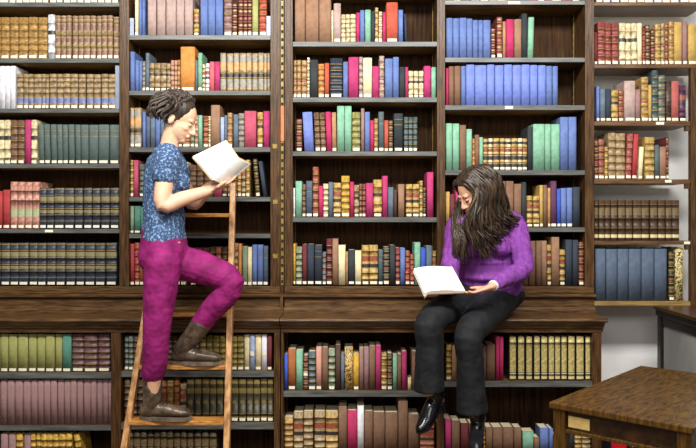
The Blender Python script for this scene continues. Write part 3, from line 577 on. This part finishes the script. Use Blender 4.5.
SKIN2 = mat('skin_pale', (216,168,136), (230,186,156), .5, 12, bump=.03, bscale=300)
HAIR1 = mat('brown_hair', (24,17,12), (80,62,45), .4, 8, stretch=(7,7,1.2), bump=.2, lo=.35, hi=.72)
HAIR2 = mat('dark_hair', (34,27,22), (74,60,50), .45, 8, stretch=(7,7,1.2), bump=.2)
EYEW = mat('eye_white', (230,226,220), None, .2); EYEB = mat('eye_dark', (30,20,16), None, .15)
LIPS = mat('lips', (176,92,84), (188,104,94), .45, 30)
def frame(fwd, up=(0,0,1)):
    """head frame: local -Y looks along fwd"""
    y = -Vector(fwd).normalized(); z = Vector(up); x = y.cross(z).normalized(); z = x.cross(y).normalized()
    return Matrix(((x.x, y.x, z.x, 0), (x.y, y.y, z.y, 0), (x.z, y.z, z.z, 0), (0,0,0,1)))
def head(bm, M):
    ell(bm, (0,.012,.032), (.074,.093,.086), M)
    ell(bm, (0,-.028,-.028), (.060,.060,.082), M)
    ell(bm, (0,-.058,-.088), (.026,.024,.020), M)
    ell(bm, (0,-.040,-.070), (.044,.040,.034), M)
    for s_ in (-1, 1):
        ell(bm, (s_*.034,-.062,-.022), (.022,.020,.020), M)          # cheek
        ell(bm, (s_*.028,-.078,.022), (.024,.012,.010), M)           # brow
        ell(bm, (s_*.076,.012,-.010), (.008,.018,.030), M)           # ear
        ell(bm, (s_*.011,-.094,-.036), (.008,.010,.008), M)          # nostril wing
    tube(bm, [M @ Vector((0,-.082,.014)), M @ Vector((0,-.096,-.012)), M @ Vector((0,-.106,-.032))], [.008,.009,.011], 10)
    ell(bm, (0,-.088,-.060), (.022,.010,.012), M)
def face_parts(M, parent, off, skin):
    for s_ in (-1, 1):
        bm = bmesh.new(); ell(bm, (s_*.029,-.0745,.001), (.0135,.0125,.0105), M); lid = bmobj('eyelid', bm, skin, parent, smooth=True); lid.matrix_parent_inverse = Matrix.Translation(-off)
        bm = bmesh.new(); tube(bm, [M @ Vector((s_*(.029+.0125*q), -.0875+.0045*q*q, -.004+.002*abs(q))) for q in (-1,-.5,0,.5,1)], [.0012,.0018,.0020,.0018,.0012], 8); bmobj('eyelashes', bm, EYEB, lid, smooth=True)
        bm = bmesh.new(); pts = [M @ Vector((s_*(.012+.034*t), -.0895+.010*t*t, .020+.006*math.sin(t*2.4))) for t in (0,.33,.66,1)]
        tube(bm, pts, [.0018,.0028,.0024,.0012], 8); q = bmobj('eyebrow', bm, HAIR1, parent, smooth=True); q.matrix_parent_inverse = Matrix.Translation(-off)
    bm = bmesh.new(); ell(bm, (0,-.0955,-.0565), (.021,.0055,.0042), M); ell(bm, (0,-.0945,-.0635), (.018,.0058,.0050), M)
    q = bmobj('lips', bm, LIPS, parent, smooth=True); q.matrix_parent_inverse = Matrix.Translation(-off)
def hand(bm, wrist, d_, n_, thumb_side, curl=(20,25,20), scale=1.0, spread=3, thumb_in=.5, tspread=.75):
    """d_ finger direction, n_ palm normal (side the fingers curl to); thumb_side +1/-1 along d x n"""
    w = Vector(wrist); d_ = Vector(d_).normalized(); n_ = Vector(n_); n_ = (n_-d_*n_.dot(d_)).normalized(); s_ = d_.cross(n_)*thumb_side
    S = scale
    tube(bm, [w-d_*.01, w+d_*.03*S, w+d_*.065*S, w+d_*.085*S], [(.026*S,.019*S),(.036*S,.017*S),(.040*S,.015*S),(.038*S,.012*S)], 14, flat=n_)
    for i, (ln, o_) in enumerate(((.072,.028),(.080,.0095),(.074,-.0095),(.058,-.0275))):
        root = w+d_*.082*S+s_*o_*S
        dirv = (d_+s_*math.radians(spread)*(1.2-i*.9)).normalized()
        p = root-d_*.02*S; pts = [p, root]; a = 0; q = root
        for j, fr in enumerate((.44,.31,.25)):
            a += math.radians(curl[j]*(1+.08*i)); v_ = dirv*math.cos(a)+n_*math.sin(a); q = q+v_*ln*fr*S; pts.append(q)
        tube(bm, pts, [.0085*S,.0088*S,.0080*S,.0073*S,.0062*S], 10)
    r0 = w+d_*.018*S+s_*.022*S; t1 = (d_*.6+s_*tspread+n_*thumb_in*.6).normalized(); t2 = (d_*.85+s_*tspread*.4+n_*thumb_in).normalized()
    tube(bm, [r0-s_*.012*S, r0+t1*.036*S, r0+t1*.036*S+t2*.03*S, r0+t1*.036*S+t2*.03*S+(t2+d_*.3).normalized()*.024*S], [.014*S,.0115*S,.0098*S,.0078*S], 10)
def open_book(name, g0, g1, l0, l1, r0, r1, th, label, coverm, up=None):
    """gutter g0-g1, outer edges l0-l1 and r0-r1; page surface on the 'up' side"""
    g0, g1, l0, l1, r0, r1 = map(Vector, (g0, g1, l0, l1, r0, r1))
    root = empty(name, (g0+g1)/2, label, 'book'); off = root.location.copy()
    for o0, o1 in ((l0, l1), (r0, r1)):
        nrm = (g1-g0).cross(o0-g0).normalized()
        if nrm.dot(Vector(up)) < 0: nrm = -nrm
        bm = bmesh.new(); n = 10; T, Bt = [], []
        for i in range(n+1):
            t = i/n; bul = th*(.35+.9*math.sin(math.pi*min(1, t*1.15+.05))**.7*.6) if t < .98 else th*.35
            a, b = g0.lerp(o0, t), g1.lerp(o1, t)
            T.append((bm.verts.new(a+nrm*bul), bm.verts.new(b+nrm*bul))); Bt.append((bm.verts.new(a-nrm*th*.3), bm.verts.new(b-nrm*th*.3)))
        for i in range(n):
            bm.faces.new((T[i][0], T[i+1][0], T[i+1][1], T[i][1])); bm.faces.new((Bt[i][0], Bt[i][1], Bt[i+1][1], Bt[i+1][0]))
            for s_ in (0, 1): bm.faces.new((T[i][s_], Bt[i][s_], Bt[i+1][s_], T[i+1][s_]))
        bm.faces.new((T[0][0], T[0][1], Bt[0][1], Bt[0][0])); bm.faces.new((T[n][0], Bt[n][0], Bt[n][1], T[n][1]))
        k = bmobj('page_block', bm, PAPER, None, smooth=False); addpart(root, k, off)
        bm = bmesh.new(); e = .006
        ax = (g1-g0).normalized(); ox = (o0-g0).normalized()
        c = [g0-ax*e, g1+ax*e, o1+ax*e+ox*e, o0-ax*e+ox*e]
        vs = [bm.verts.new(p-nrm*(th*.32)) for p in c]+[bm.verts.new(p-nrm*(th*.32+.003)) for p in c]
        for f in ((0,1,2,3),(7,6,5,4),(0,4,5,1),(1,5,6,2),(2,6,7,3),(3,7,4,0)): bm.faces.new([vs[i] for i in f])
        k = bmobj('cover_board', bm, coverm, None); addpart(root, k, off)
    return root

# ---------------- seated woman
so = Vector((PX(495,4.15), 4.2, .936))
w1 = empty('person', so, 'woman with long wavy hair in purple jumper sitting on the ledge reading a book', 'person')
hipL, hipR = Vector((.895,4.225,1.052)), Vector((.69,4.20,1.05))
kneeL, kneeR = P(469,334,3.80), P(430,323,3.80)
ankL, ankR = P(472,411,3.84), P(429,390,3.82)
shL, shR = P(513,222,4.13), P(458,226,4.06)
elL, elR = P(523,268,4.03), P(450,268,4.0)
wrL, wrR = P(492,286.5,3.80), P(452,291,3.93)
hc = P(475,193,4.02)
HM = Matrix.Translation(hc) @ frame((-.80,-.32,-.52), (-.3,-.12,1))
neck0 = P(487,222,4.16)
# body (continuous, under the clothes)
bm = bmesh.new()
head(bm, HM)
stube(bm, [neck0-Vector((0,0,.04)), neck0+Vector((-.01,-.02,.03)), hc+Vector((.02,.04,-.05))], [.052,.05,.052])
chest = P(488,245,4.17); belly = P(490,278,4.17); pel = Vector((.775,4.23,1.04))
stube(bm, [pel, belly, chest, neck0-Vector((0,0,.05))], [(.145,.09),(.12,.085),(.135,.09),(.10,.06)])
for h_, k_, a_ in ((hipL,kneeL,ankL),(hipR,kneeR,ankR)):
    stube(bm, [h_, (h_+k_)/2, k_, (k_*.6+a_*.4), a_], [.07,.06,.048,.045,.034])
for s_, e_, w_ in ((shL,elL,wrL),(shR,elR,wrR)):
    stube(bm, [s_, (s_+e_)/2, e_, (e_+w_)/2, w_], [.042,.036,.033,.030,.024])
hand(bm, wrL, (-.85,-.12,-.28), (-.25,.15,1), 1, curl=(4,12,14), thumb_in=.35, scale=.97, spread=0, tspread=.35)
hand(bm, wrR, (-.6,-.5,-.02), (.0,.05,1), -1, curl=(6,10,10), thumb_in=.3)
# feet inside the shoes
fdL, fdR = Vector((-.24,-.66,-.70)).normalized(), Vector((-.62,-.58,-.50)).normalized()

fuse('body', bm, SKIN, w1, .0042, 5, off=so)
face_parts(HM, w1, so, SKIN)
# jumper
JUMP = mat('purple_knit', (112,52,134), (138,72,158), .8, 60, stretch=(1,1,.25), bump=.25, bscale=260, spec=.25)
bm = bmesh.new()
stube(bm, [Vector((.782,4.225,1.085)), P(490,284,4.18), P(488,262,4.17), P(487,240,4.17), P(486,224,4.17), P(487,214,4.165)], [(.175,.115),(.178,.125),(.165,.118),(.170,.115),(.15,.085),(.075,.06)], 24)
ell(bm, P(470,247,4.06), (.065,.06,.062)); ell(bm, P(500,246,4.06), (.068,.06,.062))
stube(bm, [shL+Vector((-.06,.01,.0)), shL+Vector((.0,0,-.01)), (shL*.5+elL*.5)+Vector((.008,0,0)), elL, (elL+wrL)/2, wrL+(elL-wrL)*.12], [.06,.068,.062,.056,.046,.034], 18)
stube(bm, [shR+Vector((.05,.01,0)), shR, (shR+elR)/2, elR, (elR+wrR)/2, wrR+(elR-wrR)*.12], [.06,.066,.058,.052,.043,.033], 18)
ell(bm, Vector((.80,4.20,1.105)), (.195,.128,.072)); ell(bm, P(490,277,4.13), (.155,.10,.045)); ell(bm, P(489,262,4.13), (.140,.085,.030))
fuse('jumper', bm, JUMP, w1, .005, 5, disp=[(.07,.014),(.02,.003)], off=so)
# cuffs
bm = bmesh.new(); dv = (wrL-elL).normalized(); tube(bm, [wrL-dv*.014, wrL-dv*.006], [.029,.028], 16, ec=.3); k = bmobj('cuff', bm, mat('white_cuff', (226,214,226), None, .8), None, smooth=True); addpart(w1, k, so); k['label'] = 'white cuff'
# trousers
TROU = mat('black_trousers', (17,18,21), (30,31,35), .8, 20, bump=.12, bscale=90, spec=.3)
bm = bmesh.new()
ell(bm, (.80,4.235,1.06), (.215,.135,.105))
bm2 = None
stube(bm, [hipL, (hipL*.5+kneeL*.5)+Vector((0,0,.015)), kneeL+Vector((.003,.01,0)), kneeL*.7+ankL*.3, kneeL*.35+ankL*.65, ankL+Vector((0,.0,.0))], [.098,.090,.075,.070,.074,.082], 20, ec=.12)
stube(bm, [hipR, (hipR*.5+kneeR*.5)+Vector((0,0,.015)), kneeR+Vector((0,.01,0)), kneeR*.7+ankR*.3, kneeR*.35+ankR*.65, ankR], [.095,.088,.076,.070,.074,.080], 20, ec=.12)
fuse('trousers', bm, TROU, w1, .006, 4, disp=[(.10,.012),(.03,.003)], off=so)
# shoes: black leather ankle boots with heel
SHOE = mat('black_leather', (12,12,14), (26,26,30), .16, 30, bump=.03)
def boot(a_, f_, parent, off, m, heel=.05, L=.235, up=None, sole=None, shaft=.09, w=.04):
    """a_ ankle, f_ toe direction, up = leg direction"""
    f_ = Vector(f_).normalized(); up = Vector(up).normalized(); upo = (up-f_*up.dot(f_)).normalized()
    dn = -upo
    hb = a_+dn*.055-f_*.035                      # heel base
    bm = bmesh.new()
    stube(bm, [a_+up*shaft, a_+up*.03, a_+dn*.012], [.047,.043,.045], 18, flat=f_)
    ball = hb+f_*(L*.68)+dn*.015; toe = hb+f_*(L*.93)+dn*.018
    stube(bm, [a_+dn*.03-f_*.018, a_+dn*.03+f_*.03, hb+f_*(L*.42)+upo*.022, ball+upo*.010, toe+upo*.002], [(.036,.040),(.037,.040),(w*.90,.033),(w,.024),(w*.55,.014)], 18, flat=upo)
    k = fuse('boot', bm, m, parent, .004, 4, off=off)
    # sole and heel
    bm = bmesh.new(); pts = []
    for t in [i/12 for i in range(13)]:
        hw = w*(.72+.10*math.sin(t*3)) if t < .5 else w*(.80+.25*math.sin((t-.5)*math.pi*1.1))
        if t > .85: hw *= max(.28, 1-(t-.85)*4.6)
        if t < .08: hw *= .72
        pts.append((t, hw))
    s_ = f_.cross(upo)
    top_, bot_ = [], []
    for t, hw in pts:
        c = hb+f_*(L*t)+dn*(.006+.022*min(1, t*1.5))
        top_.append([bm.verts.new(c+s_*hw*q) for q in (-1, 1)]); bot_.append([bm.verts.new(c+dn*.009+s_*hw*q) for q in (-1, 1)])
    for i in range(12):
        bm.faces.new((top_[i][0], top_[i+1][0], top_[i+1][1], top_[i][1])); bm.faces.new((bot_[i][0], bot_[i][1], bot_[i+1][1], bot_[i+1][0]))
        for q in (0, 1): bm.faces.new((top_[i][q], bot_[i][q], bot_[i+1][q], top_[i+1][q]))
    bm.faces.new((top_[0][0], top_[0][1], bot_[0][1], bot_[0][0])); bm.faces.new((top_[12][0], bot_[12][0], bot_[12][1], top_[12][1]))
    q = bmobj('sole', bm, sole or m, k)
    bm = bmesh.new(); c = hb+f_*.028+dn*.010
    tube(bm, [c, c+dn*heel], [(w*.62,.026),(w*.5,.021)], 14, flat=f_); bmobj('heel', bm, sole or m, k, smooth=True)
    return k
boot(ankL+Vector((.03,.02,-.03)), fdL, w1, so, SHOE, up=(kneeL-ankL))
boot(ankR+Vector((.035,.025,-.03)), fdR, w1, so, SHOE, up=(kneeR-ankR))
# hair: cap plus wavy locks
RH = random.Random(3)
def lock(bm, pts, r, waves=1.0, amp=.012, ph=0):
    P0, R0 = smooth_path(pts, [r*(1-.75*max(0, i/(len(pts)-1)-.25)/.75) for i in range(len(pts))], 5)
    n = len(P0); out = []
    for i, p in enumerate(P0):
        t = i/(n-1); am = amp*min(1, t*2.2)
        out.append(p+Vector((math.sin(ph+t*waves*6.28)*am, math.cos(ph*1.7+t*waves*6.28)*am*.7, 0)))
    tube(bm, out, R0, 7)
bm = bmesh.new()
Hf = lambda x, y, z: HM @ Vector((x, y, z))
ell(bm, (.0,.030,.040), (.083,.094,.090), HM)
def lerp2(a, b, t): return (a[0]+(b[0]-a[0])*t, a[1]+(b[1]-a[1])*t)
def topz(y): return .045+.088*math.sqrt(max(0, 1-((y-.03)/.098)**2))
for i in range(250):                                # near side, front to back
    t = RH.random(); y = -.058+.165*t; g = RH.uniform(-.006, .006)
    root = Hf(.004+g, y, topz(y)-.002); a1 = Hf(.058+g, y*1.02+.004, .045+topz(y)*.48+g); a2 = Hf(.094+g, -.052+.165*t, .012+RH.uniform(-.01,.01))
    mx, my = lerp2((468,222), (503,205), t); ex, ey = lerp2((481,262), (514,224), t)
    j = RH.uniform(-5, 5)
    pts = [root, a1, a2, P(mx+j, my+RH.uniform(-4,4), 3.90+.11*t+RH.uniform(0,.03)), P((mx+ex)/2+j, (my+ey)/2, 3.91+.12*t+RH.uniform(0,.03)), P(ex+j*1.3, ey+RH.uniform(-16,4)*(1-t*.6), 3.95+.12*t)]
    lock(bm, pts, RH.uniform(.007,.0115), RH.uniform(1.4, 2.6), RH.uniform(.009,.017), RH.uniform(0, 6.28))
for i in range(85):                                 # far side curtain beyond the face
    t = RH.random(); y = -.055+.15*t; g = RH.uniform(-.006, .006)
    root = Hf(-.004+g, y, topz(y)-.002); a1 = Hf(-.058, y, .045+topz(y)*.48+g); a2 = Hf(-.092, -.045+.15*t, .012)
    mx = RH.uniform(453, 461); ex = RH.uniform(454, 466)
    lock(bm, [root, a1, a2, P(mx, 220+RH.uniform(-4,4), 4.02), P(ex, RH.uniform(236,244), 3.95), P(ex+RH.uniform(-3,3), RH.uniform(248,264), 3.97)], RH.uniform(.006,.010), 1.6, RH.uniform(.006,.011), RH.uniform(0, 6.28))
for i in range(70):                                 # back of the head
    g = RH.uniform(-.05, .07); root = Hf(g*.3, .085, topz(.085)-.006)
    lock(bm, [root, Hf(g, .125, .05), Hf(g+.01, .130, -.01), P(500+g*80, 206+RH.uniform(-3,4), 4.08-g), P(508+RH.uniform(-6,5), RH.uniform(214,222), 4.07)], RH.uniform(.007,.011), 1.2, .008, RH.uniform(0, 6.28))
hb_ = bmobj('hair', bm, HAIR1, None, smooth=True); addpart(w1, hb_, so)
open_book('open_book', P(417,269,3.93), P(427,293,3.74), P(413.5,272,3.93), P(424.5,296.5,3.74), P(452,267.5,3.93), P(465,291.5,3.78), .016,
    'open white paged book held over the lap of the seated woman', mat('brown_board', (110,84,60), (130,100,74), .6, 20), up=(0,-.3,1))

# ---------------- climbing woman
t5, t4 = tread_z(4), tread_z(3)
y5, y4 = lad_y(t5)-.022, lad_y(t4)-.018
co = Vector((PX(160,3.93), y5, t5))
w2 = empty('person', co, 'woman in blue top and magenta trousers climbing the ladder with an open book', 'person')
hip1, hip2 = P(163,262,3.86), P(170,260,3.99)
kn1, kn2 = P(157,326,3.86), P(231,283,3.94)
an1 = Vector((PX(152,y5), y5, t5+.085)); an2 = Vector((PX(183,y4), y4, t4+.085))
sh1, sh2 = P(166,157,3.80), P(170,157,4.06)
el1, el2 = P(163,205,3.76), P(192,203,4.05)
wr1, wr2 = P(210,190,3.86), P(214,184,4.02)
hc2 = P(179,120,3.93)
HM2 = Matrix.Translation(hc2) @ frame((.86,-.10,-.42), (.2,0,1))
bm = bmesh.new(); head(bm, HM2)
nk = P(168,148,3.93)
stube(bm, [nk-Vector((.0,0,.05)), nk+Vector((.01,0,.03)), hc2+Vector((-.025,0,-.05))], [.052,.048,.050])
stube(bm, [P(166,254,3.93), P(164,228,3.93), P(166,190,3.93), P(167,158,3.93)], [(.085,.13),(.078,.11),(.09,.125),(.07,.10)], flat=(0,-1,0))
for h_, k_, a_ in ((hip1,kn1,an1),(hip2,kn2,an2)):
    stube(bm, [h_, (h_+k_)/2, k_, k_*.6+a_*.4, a_], [.07,.06,.048,.045,.034])
for s_, e_, w_, g in ((sh1,el1,wr1,1),(sh2,el2,wr2,1)):
    stube(bm, [s_, (s_+e_)/2, e_, (e_*.6+w_*.4), w_], [.052,.048,.040,.040,.026])
hand(bm, wr1, (.88,.12,.36), (-.35,-.2,.9), 1, curl=(6,10,10), thumb_in=.2, tspread=.4, scale=.95)
hand(bm, wr2, (.80,-.15,.5), (-.45,-.35,.75), -1, curl=(14,18,14), thumb_in=.5)
fuse('body', bm, SKIN2, w2, .0042, 5, off=co)
face_parts(HM2, w2, co, SKIN2)
SHIRT = mat('blue_speckled_cotton', (48,74,112), (134,164,202), .8, 85, bump=.06, lo=.50, hi=.66, detail=2)
bm = bmesh.new()
stube(bm, [P(164,238,3.93), P(164,228,3.93), P(164,205,3.93), P(166,180,3.93), P(167,162,3.93), P(168,153,3.93)], [(.115,.15),(.108,.14),(.105,.135),(.115,.145),(.10,.13),(.06,.08)], 24, flat=(0,-1,0))
ell(bm, P(180,183,3.88), (.055,.055,.06)); ell(bm, P(180,183,3.98), (.055,.055,.06))
stube(bm, [sh1+Vector((0,.06,.01)), sh1, sh1*.62+el1*.38], [.06,.072,.066], 18); stube(bm, [sh2-Vector((0,.06,-.01)), sh2, sh2*.62+el2*.38], [.06,.07,.064], 18)
fuse('blouse', bm, SHIRT, w2, .005, 4, disp=[(.07,.016),(.025,.004)], off=co)
PANT = mat('magenta_denim', (116,16,82), (150,32,110), .75, 14, bump=.15, bscale=120, spec=.3)
bm = bmesh.new()
stube(bm, [P(163,236,3.93), P(164,250,3.93), P(163,266,3.93)], [(.112,.145),(.128,.155),(.11,.14)], 24, flat=(0,-1,0))
ell(bm, P(152,256,3.87), (.075,.08,.085)); ell(bm, P(154,256,3.98), (.075,.08,.085))
stube(bm, [hip1, (hip1+kn1)/2, kn1, kn1*.5+an1*.5, an1+Vector((0,0,.155))], [.098,.088,.072,.064,.062], 20, ec=.12)
stube(bm, [hip2, (hip2+kn2)/2+Vector((0,0,.02)), kn2, kn2*.55+an2*.45, kn2*.36+an2*.64], [.098,.090,.072,.062,.056], 20, ec=.12)
fuse('trousers', bm, PANT, w2, .0055, 4, disp=[(.10,.010),(.025,.004)], off=co)
bm = bmesh.new(); bmesh.ops.create_uvsphere(bm, u_segments=12, v_segments=8, radius=.009, matrix=Matrix.Translation(P(179,243,3.85))); k = bmobj('button', bm, BRASS, None, smooth=True); addpart(w2, k, co)
BOOTB = mat('brown_boot_leather', (58,46,36), (104,88,72), .3, 24, bump=.12)
SOLE = mat('boot_sole', (84,72,58), (120,104,86), .6, 30)
def climb_boot(a_, zt, m):
    f_ = Vector((1, -.06, 0)).normalized(); bm = bmesh.new()
    up = Vector((0,0,1)); g = Vector((a_.x, a_.y, zt))
    return f_, g
def walking_boot(a_, zt, shaft_top, parent, off):
    f_ = Vector((1, -.06, 0)).normalized(); g = Vector((a_.x, a_.y, zt)); U_ = Vector((0,0,1))
    bm = bmesh.new()
    stube(bm, [shaft_top, (shaft_top+a_)/2, a_+U_*.005, g+U_*.055-f_*.005], [.058,.052,.048,.044], 18, flat=f_)
    stube(bm, [g-f_*.030+U_*.052, g+f_*.03+U_*.055, g+f_*.09+U_*.052, g+f_*.147+U_*.046, g+f_*.188+U_*.038], [(.038,.036),(.040,.038),(.042,.033),(.044,.028),(.034,.022)], 18, flat=(0,0,1))
    k = fuse('boot', bm, BOOTB, parent, .004, 4, disp=[(.03,.006)], off=off)
    bm = bmesh.new(); s_ = Vector((-f_.y, f_.x, 0)); ring = []
    for i in range(24):
        a = 2*math.pi*i/24; lx = math.cos(a)*.143; w_ = math.sin(a)*(.046 if lx > 0 else .038); ring.append(g+f_*(.075+lx)+s_*w_)
    lo_ = [bm.verts.new(p+U_*.001) for p in ring]; hi_ = [bm.verts.new(p+U_*.022) for p in ring]
    for i in range(24): bm.faces.new((lo_[i], lo_[(i+1) % 24], hi_[(i+1) % 24], hi_[i]))
    bm.faces.new(lo_[::-1]); bm.faces.new(hi_); bmobj('sole', bm, SOLE, k)
    bm = bmesh.new()
    for t in range(5):
        c = g+f_*(.045+.02*t)+U_*(.100-.008*t); tube(bm, [c-s_*.022, c+U_*.003, c+s_*.022], [.0025]*3, 6)
    bmobj('laces', bm, mat('dark_lace', (40,32,26), None, .8), k, smooth=True)
    return k
walking_boot(an1, t5, an1*.0+Vector((an1.x+.004, an1.y, an1.z+.21)), w2, co)
walking_boot(an2, t4, an2+(kn2-an2).normalized()*.19, w2, co)
bm = bmesh.new(); ell(bm, (0,.030,.044), (.089,.098,.092), HM2)
H2 = lambda x, y, z: HM2 @ Vector((x, y, z))
for i in range(320):
    th = RH.uniform(0, 6.28); ph = RH.uniform(.1, 1.75); lx, ly, lz = math.sin(ph)*math.sin(th), math.sin(ph)*math.cos(th), math.cos(ph)
    if ly < -.5 or (ly < .05 and ph > 1.25): continue
    k_ = RH.uniform(1.02, 1.2)
    lock(bm, [H2(.080*lx, .028+.090*ly, .044+.086*lz), H2(.09*lx*k_, .04+.10*ly*k_, .042+.088*lz*k_), H2(.105*lx*k_, .06+.11*ly*k_, .0+.06*lz), H2(.095*lx*k_, .065+.09*ly, -.05+.04*lz)], RH.uniform(.006,.011), 2, .010, th*3)
k = bmobj('hair', bm, HAIR2, None, smooth=True); addpart(w2, k, co)
open_book('open_book', P(238,158,3.84), P(212,179,3.78), P(226,141,3.95), P(193,157,3.90), P(250,164,3.93), P(226,185,3.88), .014,
    'open white paged book held up by the woman on the ladder', mat('cream_board', (200,176,120), (220,196,140), .6, 20), up=(-.3,-1,.5))

# ------------------------------------------------------------ light
def area(name, loc, target, sx, sy, e, col=(1,1,1)):
    l = bpy.data.lights.new(name, 'AREA'); l.shape = 'RECTANGLE'; l.size = sx; l.size_y = sy; l.energy = e; l.color = col
    o = bpy.data.objects.new(name, l); C.objects.link(o); o.location = loc
    o.rotation_euler = (Vector(target)-Vector(loc)).to_track_quat('-Z', 'Y').to_euler(); return o
area('ceiling_or_fill_lamp', (-1.1, 1.9, 3.5), (-1.0, 4.4, 1.3), 1.8, .45, 115, (1,.97,.92))
area('ceiling_or_fill_lamp', (1.2, 1.9, 3.5), (1.1, 4.4, 1.3), 1.8, .45, 115, (1,.97,.92))
area('ceiling_or_fill_lamp', (0, -.4, 2.9), (0, 4.4, 1.6), 2.6, .8, 48, (1,.98,.95))  # added fill from the camera side, lightens shelf undersides; no real fitting
wd = bpy.data.worlds.new('World'); bpy.context.scene.world = wd; wd.use_nodes = True
wd.node_tree.nodes['Background'].inputs[0].default_value = (1,.96,.90,1); wd.node_tree.nodes['Background'].inputs[1].default_value = .22
# ------------------------------------------------------------ camera
cam = bpy.data.cameras.new('Camera'); cam.sensor_width = 36; cam.lens = 36*F/696; co_ = bpy.data.objects.new('Camera', cam); C.objects.link(co_)
co_.location = (0, 0, CZ); co_.rotation_euler = (math.pi/2, 0, 0); cam.shift_y = -(224-HY)/696
cam.clip_start = .05
sc = bpy.context.scene; sc.camera = co_
sc.view_settings.view_transform = 'Standard'; sc.view_settings.look = 'None'; sc.view_settings.gamma = 1; sc.view_settings.exposure = -0.04

# ------------------------------------------------------------ past 300 books: the least visible ones become one object
bpy.context.view_layer.update()
from mathutils.bvhtree import BVHTree
V, Fc, own, roots = [], [], [], []
for ob in list(bpy.data.objects):
    if ob.type != 'MESH': continue
    r_ = ob
    while r_.parent: r_ = r_.parent
    roots.append(r_.name); mw = ob.matrix_world.copy(); base = len(V)
    V.extend([mw @ v_.co for v_ in ob.data.vertices])
    for p in ob.data.polygons: Fc.append([base+i for i in p.vertices]); own.append(len(roots)-1)
tree = BVHTree.FromPolygons(V, Fc)
seen = {}
o0 = Vector((0, 0, CZ))
for py in range(1, 448, 2):
    for px in range(1, 696, 2):
        dv = (P(px, py, 1.0)-o0).normalized()
        fi = tree.ray_cast(o0, dv)[2]
        if fi is not None: seen[roots[own[fi]]] = seen.get(roots[own[fi]], 0)+1
del tree
def colour(r): return COL[r['col']][1]
for phrase, recs in ROWS:                      # labels count only the books one can see
    recs = [r for r in recs if seen.get(r['obj'].name, 0) > 3]
    for i, r in enumerate(recs):
        same = [j for j, q in enumerate(recs) if q['look'] == r['look']]
        lf = lambda j: colour(recs[j-1]) if j else None
        rt = lambda j: colour(recs[j+1]) if j < len(recs)-1 else None
        extra = ''
        if len(same) > 1:
            if lf(i) and lf(i) != colour(r) and all(lf(o) != lf(i) for o in same if o != i): extra = ' right of %s one' % lf(i)
            elif rt(i) and rt(i) != colour(r) and all(rt(o) != rt(i) for o in same if o != i): extra = ' left of %s one' % rt(i)
            else: extra = ', %s of %s from left' % (NUM[same.index(i)+1], CARD[len(same)])
        lb = r['look']+extra+', '+phrase
        if len(lb.split()) < 16: lb = r['look']+extra+' on '+phrase
        if len(lb.split()) > 16: print('LONG', lb)
        if lb in LABELS: print('DUP', lb)
        LABELS[lb] = 1; r['obj']['label'] = lb
order = sorted(BOOKS, key=lambda b: -seen.get(b.name, 0))
rest = order[300:]
print('visible books', sum(1 for b in BOOKS if seen.get(b.name, 0)), 'smallest kept', seen.get(order[299].name, 0), 'largest merged', seen.get(order[300].name, 0))
V, Fc, MI, SM, mats, off = [], [], [], [], [], 0
allkids = {}
for o_ in list(bpy.data.objects):
    if o_.parent: allkids.setdefault(o_.parent.name, []).append(o_)
for b in rest:
    for ch in allkids[b.name]:
        me = ch.data; mw = ch.matrix_world.copy(); remap = []
        for m_ in me.materials:
            if m_ not in mats: mats.append(m_)
            remap.append(mats.index(m_))
        base = len(V); V += [mw @ v_.co for v_ in me.vertices]
        for p in me.polygons:
            Fc.append([base+i for i in p.vertices]); MI.append(remap[p.material_index]); SM.append(p.use_smooth)
me = bpy.data.meshes.new('slim_books'); me.from_pydata(V, [], Fc)
for m_ in mats: me.materials.append(m_)
me.polygons.foreach_set('material_index', MI); me.polygons.foreach_set('use_smooth', SM); me.update()
stuff = link('slim_books', me)
tag(stuff, 'the many slimmer, cut-off and half-hidden books standing between the larger ones on all shelves', 'books', None, 'stuff')
gone = [x for b in rest for x in allkids[b.name]+[b]]
bpy.data.batch_remove(gone)
